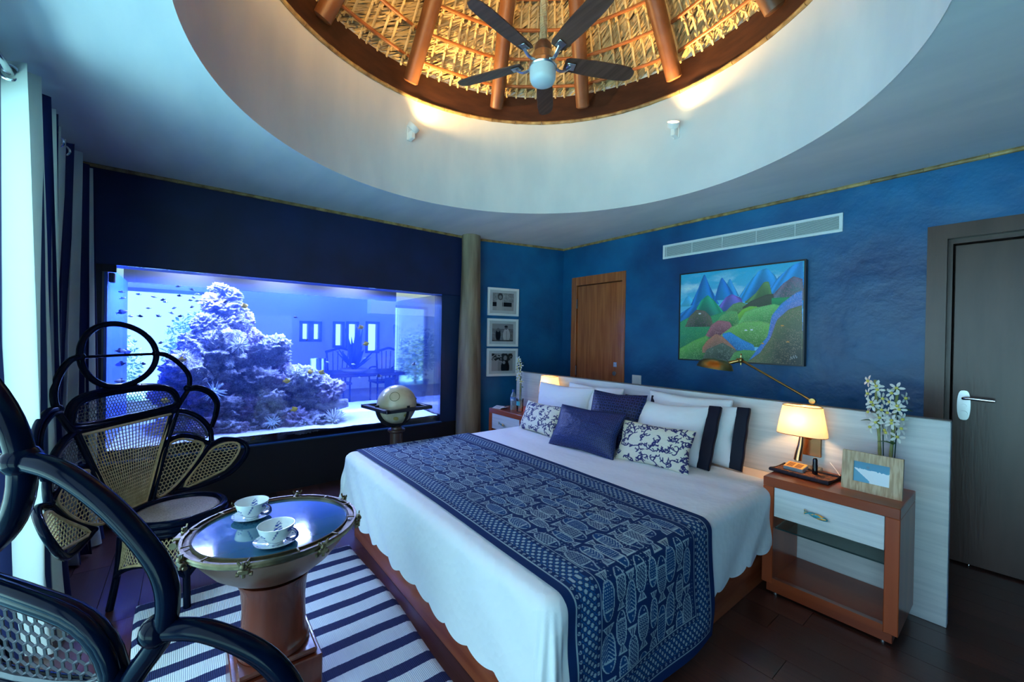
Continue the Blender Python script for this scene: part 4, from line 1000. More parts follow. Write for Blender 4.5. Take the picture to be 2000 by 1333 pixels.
def rings(big):
    def f(u, v_):
        a, b = (u * 3.2, v_ * 2.4) if big else (u * 5, v_ * 3.4)
        A, B = (a + b), (a - b)
        d1_ = abs(np.hypot((A + .5) % 1 - .5, (B + .5) % 1 - .5) - .52); d2_ = abs(np.hypot(A % 1 - .5, B % 1 - .5) - .52)
        k = np.clip(1 - np.minimum(d1_, d2_) / (.10 if big else .15), 0, 1)[..., None]
        return np.array((.001, .004, .028)) * (1 - k) + np.array((.022, .042, .17)) * k
    return f
def coral_print(seed):
    r = random.Random(seed); strokes = []
    def grow(x, y_, a, ln, w, dep):
        cv = r.choice((-.14, .14, .0, .2))
        for s in range(int(ln / .02)):
            a += cv + r.uniform(-.25, .25); nx, ny = x + math.cos(a) * .02, y_ + math.sin(a) * .02; strokes.append((x, y_, nx, ny, w)); x, y_ = nx, ny
            if dep > 0 and r.random() < .15: grow(x, y_, a + r.choice((-1, 1)) * r.uniform(.7, 1.2), ln * .45, w * .85, dep - 1)
    for k in range(24):
        x, y_ = -1.35 + .54 * (k % 6) + r.uniform(-.12, .12) + (.27 if (k // 6) % 2 else 0), -.78 + .52 * (k // 6) + r.uniform(-.1, .1)
        a0 = r.uniform(0, 6)
        for b in range(3): grow(x, y_, a0 + b * 2.1 + r.uniform(-.3, .3), r.uniform(.28, .42), .024, 2)
    A = np.array(strokes)
    def f(u, v_):
        x, y_ = u * 1.5, v_; d = np.full(u.shape, 9.)
        for (ax, ay, bx, by, w) in A:
            i0, i1 = np.searchsorted(x[:, 0], [min(ax, bx) - .06, max(ax, bx) + .06]); 
            if i1 <= i0: continue
            sx, sy = x[i0:i1], y_[i0:i1]; L2 = (bx - ax) ** 2 + (by - ay) ** 2 + 1e-9; t = np.clip(((sx - ax) * (bx - ax) + (sy - ay) * (by - ay)) / L2, 0, 1)
            d[i0:i1] = np.minimum(d[i0:i1], np.hypot(sx - ax - t * (bx - ax), sy - ay - t * (by - ay)) - w)
        k = (d < 0)[..., None]
        return np.where(k, np.array((.008, .014, .12)), np.array((.66, .66, .55)))
    return f
M_prt = pm('printed_cushion', (.5, .5, .5), .75, attr='Col', bump=.06, bscale=200)
M_ringm = pm('ring_jacquard', (.01, .02, .1), .45, attr='Col', spec=.3)
zb = BZ + .004
pillow('pillow', .72, .41, .18, (-2.82, 2.84, zb), -.20, .03, M_linen, 'plump white pillow at the left headboard side, in front of the lamp')
pillow('pillow', .66, .44, .16, (-1.60, 2.925, zb + .01), -.12, 0, M_linen, 'flat white pillow against the headboard at the bed right side')
pillow('pillow', .66, .42, .15, (-2.50, 2.925, zb + .01), -.12, 0, M_linen, 'flat white pillow against the headboard behind the plump left one')
pillow('pillow_sham', .62, .42, .17, (-1.52, 2.845, zb), -.28, .02, M_linen, 'white sham with navy border, behind the other bordered sham', band=(1, -1))
pillow('pillow_sham', .64, .44, .18, (-1.66, 2.66, zb), -.42, .05, M_linen, 'white sham with navy border leaning behind the right coral cushion', band=(1, -1), sag=.02)
pillow('cushion', .47, .46, .15, (-2.02, 2.57, zb), -.38, .16, M_ringm, 'large navy cushion with interlocking ring weave, behind the smaller navy one', 'cushion', rings(True), (120, 120))
pillow('cushion', .60, .35, .15, (-2.10, 2.32, zb), -.50, .10, M_ringm, 'navy cushion with small ring weave lying in front in the bed middle', 'cushion', rings(False), (300, 190))
pillow('cushion', .50, .28, .13, (-2.74, 2.46, zb), -.42, -.02, M_prt, 'cream cushion with blue coral print at the bed left side', 'cushion', coral_print(3), (260, 150))
pillow('cushion', .52, .29, .14, (-1.58, 2.45, zb), -.45, .14, M_prt, 'cream cushion with blue coral print at the bed right side', 'cushion', coral_print(8), (260, 150))

# ================================================================ nightstands
M_fishh = pm('painted_fish_handle', (.01, .26, .32), .3, c2=(.85, .40, .05), scale=45, stretch=(.6, 1, 2), lo=.5, hi=.56)
def nightstand(x0, label):
    W_, D_, H_, t_ = .59, .41, .672, .055
    n = thing('nightstand', label, 'nightstand', (x0, 2.652, 0), 0, 'nightstands beside the bed')
    MB().bar((0, 0, H_ - .052), (W_, D_, H_), .003).build('top', M_mahogx, n, smooth=False)
    for x in (0, W_ - t_): MB().bar((x, 0, .06), (x + t_, D_, H_ - .052), .003).build('side_panel', M_mahog, n, smooth=False)
    sb = MB(); sb.prism([(0, .06), (D_, .06), (D_, .085), (.05, .085), (0, .125 - .03)], W_ - 2 * t_, Matrix.Translation((t_, 0, 0)) @ Matrix(((0, 0, 1, 0), (1, 0, 0, 0), (0, 1, 0, 0), (0, 0, 0, 1))))
    sb.build('bottom_panel', M_mahogx, n, smooth=False)
    MB().bar((.022, .012, .012), (W_ - .022, D_ - .01, .06), .002).build('plinth', M_mahogx, n, smooth=False)
    dr = MB().bar((t_ + .002, .004, .453), (W_ - t_ - .002, D_ - .02, H_ - .0535), .002).build('drawer', M_wash, n, smooth=False)
    mb = MB(); mb.ball((W_ * .46, -.018, .53), (.045, .009, .013), 14, 8, Matrix.Rotation(.16, 3, 'Y')); mb.prism([(W_ * .46 - .04, .535), (W_ * .46 - .062, .552), (W_ * .46 - .062, .522)], .006, Matrix.Translation((0, -.02, 0)) @ Mx)
    mb.tube([(W_ * .46, -.012, .53), (W_ * .46, .005, .53)], .005, 6)
    mb.build('handle', M_fishh, dr)
    MB().bar((t_ + .001, .03, .375), (W_ - t_ - .001, D_ - .03, .383)).build('glass_shelf', glass('shelf_glass', (.82, .92, .90), refl=.7), n, smooth=False)
    MB().bar((t_ + .001, .0285, .375), (W_ - t_ - .001, .0300, .383)).build('shelf_edge', pm('glass_edge', (.01, .03, .03), .2), n, smooth=False)
    for x in (.06, W_ - .06):
        for y_ in (.05, D_ - .05): MB().lathe([(.018, 0), (.018, .012)], 12, (x, y_, 0)).build('foot', M_chrome, n)
    return n
nightstand(-.956, 'mahogany nightstand with whitewashed drawer and open shelf on the near right side')
nightstand(-3.748, 'mahogany nightstand with whitewashed drawer at the far left bed side')
NZ = .672
# ---- wall lamps on the headboard
M_shade = pm('cream_lampshade', (.80, .70, .54), .8, trans=.34)
M_copper = pm('polished_copper_lamp', (.70, .33, .14), .2, 1.)
def sconce(x, label, e):
    s = thing('wall_lamp', label, 'lamp', (x, HY, .76), 0, 'lamps on the headboard')
    MB().bar((-.02, -.016, -.01), (.085, 0, .14), .003).build('back_plate', M_copper, s, smooth=False)
    MB().tube(spline([(.03, -.012, .10), (.0, -.05, .12), (-.005, -.075, .17)], 5), .011, 10).build('arm', M_copper, s)
    prof = [(1, 0), (.985, .025), (.78, .178)]; mb = MB(); n = 40; vs = []
    for k, zz in prof:
        for j in range(n):
            a = 2 * PI * j / n; q = (abs(math.cos(a)) ** 3 + abs(math.sin(a)) ** 3) ** (-1 / 3)
            vs.append((.0 + .132 * k * q * math.cos(a), -.078 + .066 * k * q * math.sin(a), .125 + zz))
    mb.add(vs, [(i * n + j, i * n + (j + 1) % n, (i + 1) * n + (j + 1) % n, (i + 1) * n + j) for i in range(2) for j in range(n)])
    mb.build('lamp_shade', M_shade, s, ang=None)
    for z, k in ((.125, 1), (.303, .78)):
        MB().tube([(.0 + .132 * k * (abs(math.cos(a)) ** 3 + abs(math.sin(a)) ** 3) ** (-1 / 3) * math.cos(a), -.078 + .066 * k * (abs(math.cos(a)) ** 3 + abs(math.sin(a)) ** 3) ** (-1 / 3) * math.sin(a), z) for a in np.linspace(0, 2 * PI, 40, endpoint=False)], .0022, 6, closed=True).build('shade_rim', M_copper, s)
    MB().ball((-.01, -.075, .205), .022, 12, 8).build('bulb', pm('warm_bulb', (1, .8, .5), .4, emit=(1, .60, .25), es=30), s)
    mr = MB().tube([(0, -.075, .125), (-.004, -.078, .06), (-.012, -.085, .0), (-.016, -.088, -.035)], [.012, .017, .021, .022], 16); mr.build('reading_light', M_copper, s)
    MB().lathe([(0, 0), (.012, .001), (.014, .004)], 14, (-.0175, -.0885, -.0405)).build('lens', M_steel, s)
    light('lamp_glow', 'POINT', (-.01, -.075, .21), e, (1, .50, .16), parent=s, shadow_soft_size=.025)
sconce(-.868, 'lit wall lamp with cream shade above the near nightstand', 14)
sconce(-3.13, 'lit wall lamp with cream shade behind the left white pillow', 15)
# ---- brass swing arm lamp clamped on the headboard top
bl = thing('brass_swing_lamp', 'brass swing arm lamp with dome shade on the headboard top', 'lamp', (0, 0, 0))
p0 = at(1587, 787, 'y', HY + .03); p0.z = HZ + .026; p1 = at(1447, 704, 'y', HY + .10); p2 = at(1396, 716, 'y', HY + .04)
MB().bar(p0 + Vector((-.022, -.036, -.06)), p0 + Vector((.022, .04, -.018)), .003).build('clamp', M_brass, bl, smooth=False)
MB().lathe([(0, -.014), (.017, -.013), (.017, .013), (0, .014)], 20, p0, M=Matrix.Rotation(PI / 2, 3, 'X')).build('knuckle', M_brass, bl)
MB().tube([p0, p1], .0075, 10).build('arm', M_brass, bl)
kn = MB().ball(p1, .019, 14, 10); kn.tube([p1 + Vector((0, 0, -.035)), p1 + Vector((0, 0, .04))], .005, 8); kn.tube([p1 + Vector((.03, 0, -.01)), p1 + Vector((-.03, 0, .01))], .005, 8); kn.ball(p1 + Vector((0, 0, .042)), .008, 8, 6); kn.ball(p1 + Vector((.034, 0, -.012)), .008, 8, 6)
kn.build('swivel_joint', M_brass, bl)
MB().tube([p1, p1.lerp(p2, .35), p1.lerp(p2, .55)], [.010, .013, .010], 12).build('neck', M_brass, bl)
Ms = Matrix.Rotation(.12, 3, 'Y')
MB().lathe([(.012, .062), (.04, .060), (.085, .048), (.118, .022), (.132, -.012), (.130, -.012), (.115, .02), (.083, .045), (.03, .057), (0, .058)], 36, p2, M=Ms, sy=.72, caps=False).build('dome_shade', M_brass, bl)
MB().lathe([(.125, -.006), (.111, .019), (.081, .043), (.03, .055), (0, .056)], 36, p2, M=Ms, sy=.72, caps=False).build('shade_lining', M_white, bl)

# ---- things on the near nightstand
M_tray = pm('woven_tray_cloth', (.03, .008, .012), .8, c2=(.16, .05, .02), scale=60, lo=.45, hi=.6, bump=.3, bscale=120)
tr = thing('tray', 'dark red woven tray on the near nightstand', 'tray', (-.815, 2.87, NZ), -.10)
tb = MB().bar((-.145, -.085, .004), (.145, .085, .012)); tb.build('tray_base', M_tray, tr, smooth=False)
rim = MB()
rim.tube([(-.148, -.088, .012), (.148, -.088, .012), (.148, .088, .012), (-.148, .088, .012)], .011, 8, closed=True); rim.build('tray_rim', pm('tray_rim_cloth', (.012, .008, .02), .8, bump=.5, bscale=150), tr)
nb = thing('note_block', 'orange printed card block leaning on the tray', 'card block', (-.868, 2.895, NZ + .014), -.12)
MB().box((0, 0, .014), (.105, .075, .024), .002, R=Matrix.Rotation(.22, 3, 'X')).build('block', pm('block_side', (.30, .36, .38), .6), nb, smooth=False)
MB().box((0, -.003, .0272), (.100, .072, .0012), R=Matrix.Rotation(.22, 3, 'X')).build('cover', pm('orange_card', (.85, .40, .10), .6), nb, smooth=False)
ln_ = MB(); Rk = Matrix.Rotation(.22, 3, 'X')
for sx in (-.022, .022):
    for k in range(6): ln_.box(Rk @ Vector((sx, -.022 + k * .009, .0145)) + Vector((0, -.003 + .0, .0138)), (.034, .0042, .0008), R=Rk)
ln_.build('printed_lines', pm('ink_brown', (.12, .05, .02), .7), nb, smooth=False)
MB().lathe([(.014, 0), (.014, .05), (.0125, .055), (.0125, .082), (.008, .092), (0, .094)], 18).build('lipstick_tube', pm('glossy_black', (.006, .006, .008), .15), label='small glossy black upright tube on the tray', cat='tube', loc=(-.772, 2.90, NZ + .014))
wl = thing('leather_wallet', 'flat dark grey folded wallet at the back of the tray', 'wallet', (-.835, 2.985, NZ + .002), .1)
MB().bar((-.07, -.02, 0), (.07, .06, .020), .005).build('cover', pm('grey_leather', (.10, .12, .12), .5), wl, smooth=False); MB().bar((-.066, -.0195, .007), (.066, .058, .013)).build('lining', M_black, wl, smooth=False)
cb = at(1640, 925, 'z', NZ + .006)
MB().tube(spline([(-.74, 3.06, NZ + .06), (-.70, 3.02, NZ + .03), (-.66, 2.96, NZ + .008), (-.63, 2.93, NZ + .006)], 6), .002, 6).build('charging_cable', M_white, label='thin white charging cable running down behind the tray', cat='cable')
# picture frame of pale chevron wood
pf = thing('photo_stand', 'pale chevron wood frame with a snowy photograph on the near nightstand', 'picture frame', (-.505, 2.80, NZ), .06)
pf.rotation_euler = (-.10, 0, -.02)
w_, h_, b = .245, .205, .05
M_chev = pm('chevron_wood', (.42, .28, .15), .5, c2=(.60, .45, .27), scale=90, stretch=(1, .1, .12), detail=2, lo=.40, hi=.60)
for poly in ([(0, 0), (w_, 0), (w_ - b, b), (b, b)], [(w_, 0), (w_, h_), (w_ - b, h_ - b), (w_ - b, b)], [(w_, h_), (0, h_), (b, h_ - b), (w_ - b, h_ - b)], [(0, h_), (0, 0), (b, b), (b, h_ - b)]):
    MB().prism([(x - w_ / 2, z) for x, z in poly], .022, Matrix.Translation((0, 0, 0)) @ Mx).build('frame_side', M_chev, pf, smooth=False)
u, v_ = np.meshgrid(np.linspace(0, 1, 90), np.linspace(0, 1, 64)); sky_ = np.array((.05, .30, .48)); line = .34 + .05 * u + .10 * (fbm(u * 22, u * 0 + 3, 61, 3) - .45)
g = np.where((v_ < line)[..., None], sky_ * (.8 + .5 * v_[..., None]), np.array((.78, .86, .90))); g = np.where(((v_ > .35 + u * 1.2) & (u < .45))[..., None], np.array((.10, .36, .52)), g)
g = np.where((np.hypot((u - .4) * 1.4, v_ - .24) < .07)[..., None], g * .6 + .05, g)
link('print', grid_mesh('print', np.stack([-w_ / 2 + b + u * (w_ - 2 * b), np.full_like(u, .006), b + (1 - v_) * (h_ - 2 * b)], -1), M_print, g), pf)
MB().bar((-w_ / 2 + .004, .0225, .004), (w_ / 2 - .004, .027, h_ - .004)).build('backing', M_dark, pf, smooth=False)
MB().box((0, .055, h_ * .38), (.04, .005, h_ * .72), R=Matrix.Rotation(.45, 3, 'X')).build('easel_leg', M_dark, pf, smooth=False)

# ---- orchids
M_stem = pm('orchid_stem', (.20, .24, .07), .5, c2=(.33, .34, .13), scale=20); M_leaf = pm('orchid_leaf', (.035, .13, .02), .35, c2=(.06, .19, .03), scale=15)
M_petal = pm('white_petal', (.82, .82, .76), .6, trans=.2); M_lip = pm('yellow_lip', (.70, .62, .12), .6)
def leaf(parent, p, d, ln, w):
    d = Vector(d).normalized(); s = d.cross(Vector((0, 0, 1))); s = s.normalized() if s.length > .01 else Vector((1, 0, 0)); n = s.cross(d); rows = []
    for t in np.linspace(0, 1, 7):
        c = Vector(p) + d * ln * t + Vector((0, 0, -.35 * ln * t * t)); hw = w * math.sin(PI * (t * .9 + .06)) ** .8
        rows.append([c - s * hw + n * hw * .3, c, c + s * hw + n * hw * .3])
    link('leaf', grid_mesh('leaf', np.array([[tuple(q) for q in r] for r in rows]), M_leaf), parent)
def flower(parent, p, d, r):
    q = Vector(d).to_track_quat('Z', 'Y').to_matrix(); mb = MB()
    for k in range(5):
        a = 2 * PI * k / 5; c, s = math.cos(a), math.sin(a); R = Matrix(((c, -s, 0), (s, c, 0), (0, 0, 1)))
        pts = [(.1, 0, 0), (.45, .20, .10), (.8, .17, .10), (1., 0, .02), (.8, -.17, .10), (.45, -.20, .10), (.5, 0, .04)]
        vs = [q @ (R @ Vector(t) * r) for t in pts]; mb.add(vs, [(0, 1, 6), (1, 2, 6), (2, 3, 6), (3, 4, 6), (4, 5, 6), (5, 0, 6)])
    o = mb.build('flower', M_petal, parent, loc=p, fix=False)
    MB().ball(q @ Vector((0, 0, r * .12)), r * .22, 8, 6).build('lip', M_lip, o)
def orchid(loc, label, H_, stems, nf, spread, pot):
    o = thing('orchid', label, 'orchid', loc)
    if pot: MB().lathe([(.032, 0), (.042, .085), (.045, .09), (.038, .09), (0, .07)], 20).build('pot', pm('clear_pot', (.30, .34, .33), .2), o)
    for k in range(stems):
        x = spread * (k - (stems - 1) / 2); top = Vector((x * 1.5, .0, H_ * (1 - .06 * k))); pts = spline([(x * .6, 0, .06), (x * .8, .005, H_ * .4), (x * 1.2, 0, H_ * .75), top], 5)
        MB().tube(pts, [.0075 + .0012 * math.sin(j * 1.9) for j in range(len(pts))], 8).build('stem', M_stem, o)
        MB().tube([(x * .6 + .014, .008, .05), (x * 1.0 + .016, .008, H_ * .72)], .0028, 6).build('support_stake', pm('green_stake', (.01, .05, .05), .5), o)
        for j in range(nf):
            t = .52 + .46 * j / max(nf - 1, 1); c = Vector((x * (.8 + .7 * t), 0, H_ * t * (1 - .06 * k))); a = j * 2.4 + k
            d = Vector((math.cos(a), -abs(math.sin(a)) - .3, random.uniform(-.1, .5))).normalized()
            flower(o, c + d * .034, d, .036)
        for j in range(4):
            a = j * 2.1 + k * 1.3 + .4; t = (.42, .60, .74, .9)[j]
            leaf(o, (x * (.8 + .6 * t), 0, H_ * t), (math.cos(a), -abs(math.sin(a)) * .5, .35), .075, .016)
orchid((-.478, 2.975, NZ), 'white flowering orchid behind the wooden frame on the near nightstand', .585, 2, 13, .062, True)
orchid((-3.545, 2.93, NZ), 'white flowering orchid on the far left nightstand', .56, 1, 12, .03, True)

# ---- things on the far nightstand
bt = thing('water_bottle', 'clear plastic water bottle with blue label on the far nightstand', 'bottle', (-3.50, 2.80, NZ))
M_pet = pm('clear_plastic', (.75, .88, .95), .1); M_pet.node_tree.nodes['Principled BSDF'].inputs['Transmission Weight'].default_value = .75; M_pet.node_tree.nodes['Principled BSDF'].inputs['IOR'].default_value = 1.2
MB().lathe([(.028, 0), (.032, .01), (.030, .05), (.032, .07), (.032, .14), (.026, .165), (.014, .185), (.013, .205), (0, .205)], 24).build('body', M_pet, bt)
MB().lathe([(.0328, .10), (.0328, .14)], 24, caps=False).build('bottle_label', pm('bottle_label', (.03, .16, .55), .5, c2=(.6, .7, .8), scale=30, lo=.5, hi=.6), bt)
MB().lathe([(.0155, .195), (.0155, .217), (.013, .219), (0, .219)], 18).build('cap', pm('blue_cap', (.02, .07, .30), .4), bt)
gl = thing('drinking_glass', 'clear drinking glass with teal print beside the water bottle', 'glass', (-3.36, 2.78, NZ))
MB().lathe([(.0, .004), (.032, .004), (.038, .14), (.040, .14), (.034, 0), (0, 0)], 24).build('tumbler', glass('tumbler_glass', (.9, .96, .97), refl=1.2), gl)
MB().lathe([(.0372, .07), (.0392, .115)], 24, a0=3.6, a1=5.6, caps=False).build('printed_band', pm('teal_print', (.06, .42, .46), .5), gl)
cd_ = thing('folded_card', 'folded white card lying on the far left nightstand', 'card', (-3.66, 2.72, NZ), .3)
MB().box((0, 0, .012), (.11, .085, .004), R=Matrix.Rotation(.2, 3, 'X')).build('card_front', M_white, cd_, smooth=False)
MB().box((.05, .02, .011), (.10, .085, .003), R=Matrix.Rotation(-.2, 3, 'Y')).build('card_back', M_white, cd_, smooth=False)
ln_ = MB()
for k in range(4): ln_.box((-.03 + k * .018, 0, .0148), (.006, .05, .0006), R=Matrix.Rotation(.2, 3, 'X'))
ln_.build('printed_lines', pm('grey_ink', (.25, .3, .32), .7), cd_, smooth=False)
# ================================================================ rug
RX0, RX1, RGY0, RGY1 = -2.905, -.55, -.19, .90
mt, nt, b_, out = nodes('striped_flatweave'); N_ = nt.nodes.new; L_ = nt.links.new
tc = N_('ShaderNodeTexCoord'); sx = N_('ShaderNodeSeparateXYZ'); L_(tc.outputs['Object'], sx.inputs[0])
nzr = N_('ShaderNodeTexNoise'); nzr.inputs['Scale'].default_value = 260; L_(tc.outputs['Object'], nzr.inputs['Vector'])
nzb = N_('ShaderNodeTexNoise'); nzb.inputs['Scale'].default_value = 3.0; L_(tc.outputs['Object'], nzb.inputs['Vector'])
wob = N_('ShaderNodeMath'); wob.operation = 'MULTIPLY_ADD'; wob.inputs[1].default_value = .006; L_(nzr.outputs['Fac'], wob.inputs[0]); L_(sx.outputs['X'], wob.inputs[2])
wo2 = N_('ShaderNodeMath'); wo2.operation = 'MULTIPLY_ADD'; wo2.inputs[1].default_value = .02; L_(nzb.outputs['Fac'], wo2.inputs[0]); L_(wob.outputs[0], wo2.inputs[2])
dv = N_('ShaderNodeMath'); dv.operation = 'DIVIDE'; dv.inputs[1].default_value = .148; L_(wo2.outputs[0], dv.inputs[0])
frc = N_('ShaderNodeMath'); frc.operation = 'FRACT'; L_(dv.outputs[0], frc.inputs[0])
gt = N_('ShaderNodeMath'); gt.operation = 'GREATER_THAN'; gt.inputs[1].default_value = .60; L_(frc.outputs[0], gt.inputs[0])
mxr = N_('ShaderNodeMix'); mxr.data_type = 'RGBA'; mxr.inputs[6].default_value = (.62, .68, .68, 1); mxr.inputs[7].default_value = (.004, .012, .075, 1)
L_(gt.outputs[0], mxr.inputs[0]); L_(mxr.outputs[2], b_.inputs['Base Color']); b_.inputs['Roughness'].default_value = .9
wv = N_('ShaderNodeTexWave'); wv.bands_direction = 'Y'; wv.inputs['Scale'].default_value = 45; wv.inputs['Distortion'].default_value = 1; L_(tc.outputs['Object'], wv.inputs['Vector'])
bpn = N_('ShaderNodeBump'); bpn.inputs['Strength'].default_value = .4; bpn.inputs['Distance'].default_value = .004; L_(wv.outputs['Fac'], bpn.inputs['Height']); L_(bpn.outputs[0], b_.inputs['Normal'])
nu_, nv_ = 120, 60; a, b = np.meshgrid(np.linspace(RX0, RX1, nu_), np.linspace(RGY0, RGY1, nv_), indexing='ij')
zz = .009 + .006 * np.clip(fbm(a * 3.5, b * 3.5, 71) - .42, 0, 1) * 3
edge_ = np.minimum(np.minimum(a - RX0, RX1 - a), np.minimum(b - RGY0, RGY1 - b)); zz = np.where(edge_ < .004, .001, zz)
b = b + .012 * np.sin(a * 5)
link('striped_rug', grid_mesh('striped_rug', np.stack([a, b, zz], -1), mt), label='navy and white striped flatweave rug on the dark floor beside the bed', cat='rug')

# ================================================================ porthole table
TX, TYc, TZr, TR = -1.885, .285, .68, .305
tb = thing('porthole_table', 'round porthole coffee table of copper bowl on mahogany pedestal', 'table', (TX, TYc, 0.014))
M_cu = pm('worn_copper', (.24, .13, .085), .34, 1., c2=(.36, .25, .18), scale=3.5, bump=.12, bscale=9, rvar=.1, lo=.3, hi=.7)
M_bz = pm('weathered_bronze', (.13, .105, .06), .38, 1., c2=(.20, .165, .105), scale=18, bump=.2, bscale=40)
MB().lathe([(.0, .475), (.10, .475), (.125, .482), (.165, .505), (.215, .545), (.258, .600), (.285, .650), (.288, .655), (.278, .655), (.25, .60), (.2, .55), (.1, .49), (0, .485)], 72).build('copper_bowl', M_cu, tb, ang=.9)
MB().lathe([(.268, .662), (.268, .672), (.271, .6745), (.2745, .6735), (.2755, .666), (.296, .664), (.305, .662), (.306, .652), (.298, .645), (.285, .645), (.268, .655)], 96, caps=False).build('rim_ring', M_bz, tb, ang=.5)
MB().lathe([(.296, .672), (.306, .672), (.309, .666), (.309, .662)], 96, caps=False).build('outer_bead', M_bz, tb, ang=.6)
MB().lathe([(0, .655), (.270, .655), (.270, .664), (0, .664)], 72).build('glass_top', pm('blue_reflection_glass', (.04, .16, .26), .03, .25, coat=1.), tb)  # mirrored blue of tank and ceiling is put into the base colour
for k in range(12):
    a = 2 * PI * k / 12 + .1
    MB().box((.286 * math.cos(a), .286 * math.sin(a), .6735), (.030, .006, .004), .001, rz=a).build('rim_rib', M_bz, tb, smooth=False)
for k in range(8):
    a = 2 * PI * k / 8 + .35; R = Matrix.Rotation(a, 3, 'Z'); mb = MB()
    mb.box(R @ Vector((.314, 0, .650)), (.02, .034, .016), .003, R=R)
    mb.tube([R @ Vector((.318, 0, .632)), R @ Vector((.318, 0, .684))], .006, 8)
    mb.lathe([(.011, .662), (.012, .668), (.008, .676), (0, .677)], 12, R @ Vector((.318, 0, 0)))
    for s in (-1, 1): mb.prism([(s * .004, .670), (s * .018, .690), (s * .020, .682), (s * .012, .670)], .005, (R.to_4x4() @ Matrix.Translation((.3155, 0, 0)) @ Matrix(((0, 0, 1, 0), (1, 0, 0, 0), (0, 1, 0, 0), (0, 0, 0, 1)))))
    for s in (-1, 1): mb.tube([R @ Vector((.312, s * .016, .640)), R @ Vector((.312, s * .024, .640))], .0075, 8)
    mb.build('wing_clamp', M_bz, tb)
a = math.radians(248); R = Matrix.Rotation(a, 3, 'Z'); mb = MB(); mb.box(R @ Vector((.318, 0, .648)), (.045, .055, .026), .004, R=R)
for s in (-1, 1): mb.tube([R @ Vector((.328, s * .028, .642)), R @ Vector((.328, s * .05, .642))], .013, 12)
mb.build('hinge_block', M_bz, tb)
M_ped = pm('pedestal_mahogany', (.075, .011, .005), .25, c2=(.15, .025, .010), scale=5, stretch=(2.5, 2.5, .3), coat=.15)
MB().lathe([(.128, .19), (.130, .20), (.124, .215), (.115, .24), (.112, .36), (.118, .44), (.128, .462), (.13, .474), (.0, .476)], 56).build('pedestal', M_ped, tb, ang=.6)
MB().bar((-.15, -.15, 0), (.15, .15, .165), .004).build('plinth', M_ped, tb, smooth=False); MB().bar((-.135, -.135, .165), (.135, .135, .188), .008).build('plinth_cap', M_ped, tb, smooth=False)
# cups and saucers
M_china = pm('glazed_china', (.74, .80, .80), .12, coat=.5); M_chp = pm('blue_painted_china', (.7, .75, .75), .15, attr='Col', coat=.5)
def china_cols(u, z, seed, saucer=False):
    n = fbm(u * (7 if saucer else 4), z * (7 if saucer else 40), seed); k = np.clip((n - .52) * 9, 0, 1)
    if not saucer: k = k * ((z > .01) & (z < .05))
    return np.array((.74, .80, .80)) * (1 - k[..., None]) + np.array((.02, .05, .30)) * k[..., None]
def cup(px, py, sx, sy, cl, sl_):
    z0 = .014 + .663
    p = at(sx, sy, 'z', z0 + .012)
    s = thing('saucer', sl_, 'saucer', (p.x, p.y, z0), 0, 'saucers on the porthole table')
    n1, n2 = 18, 64; r, t = np.meshgrid(np.linspace(0, 1, n1), np.linspace(0, 2 * PI, n2), indexing='ij')
    zz = .004 + .014 * np.clip((r - .38) / .62, 0, 1) ** 1.4; x, y_ = r * .073 * np.cos(t), r * .073 * np.sin(t)
    link('plate', grid_mesh('plate', np.stack([x, y_, zz], -1), M_chp, china_cols(x * 30 + 9, y_ * 30 + 9, int(px), True) * np.where((abs(r - .45) < .03) | (r > .985), .6, 1)[..., None]), s)
    MB().lathe([(.028, 0), (.030, .004), (.0725, .0165), (.073, .018)], 48, caps=False).build('underside', M_china, s)
    c = thing('teacup', cl, 'teacup', (p.x, p.y, z0 + .0045), .62, 'teacups on the porthole table')
    prof = [(0, .0), (.024, .0), (.025, .006), (.036, .014), (.049, .030), (.056, .048), (.0615, .068), (.0600, .068), (.054, .048), (.046, .030), (.034, .017), (0, .012)]
    t = np.linspace(0, 2 * PI, 72); pr = np.array(prof); Zc = np.repeat(pr[:, 1][:, None], 72, 1); Rc = np.repeat(pr[:, 0][:, None], 72, 1)
    # denser outer wall for the painted scrolls
    tt_ = np.linspace(0, len(prof) - 1, 90); Ri = np.interp(tt_, range(len(prof)), pr[:, 0]); Zi = np.interp(tt_, range(len(prof)), pr[:, 1])
    Rg, Tg_ = np.meshgrid(Ri, t, indexing='ij'); Zg, _ = np.meshgrid(Zi, t, indexing='ij')
    sc1 = np.hypot((Tg_ - 4.6) * .05, Zg - .033); sc2 = np.hypot((Tg_ - 4.2) * .05, Zg - .036)
    k = ((abs(sc1 - .011) < .0016) | (abs(sc1 - .006) < .0012) | ((abs(Zg - (.020 + .010 * np.sin((Tg_ - 3.4) * 2.2))) < .0016) & (Tg_ > 3.2) & (Tg_ < 6)) | ((abs((Tg_ - 5.4) * .05 - (Zg - .04) * .5) < .0022) & (Zg > .03) & (Zg < .062))) & (tt_[:, None] < 6.5)
    inner = (tt_[:, None] > 6.8) & (tt_[:, None] < 10.4); ship = inner & (abs((Tg_ - 2.2) * .045) < (.060 - Zg) * .5) & (Zg > .016) & (((Tg_ * 40).astype(int) + (Zg * 300).astype(int)) % 3 > 0)
    col = np.where((k | ship)[..., None], np.array((.02, .05, .30)), np.array((.74, .80, .80)))
    link('bowl', grid_mesh('bowl', np.stack([Rg * np.cos(Tg_), Rg * np.sin(Tg_), Zg], -1), M_chp, col), c)
    MB().tube(spline([(.056, 0, .054), (.075, 0, .062), (.094, 0, .054), (.095, 0, .038), (.076, 0, .024), (.050, 0, .022)], 6), .0052, 8).build('handle', pm('cobalt_glaze', (.006, .016, .12), .15, coat=.5), c)
cup(492, 988, 492, 1007, 'blue and white teacup farther back on the glass table', 'blue and white saucer under the farther teacup')
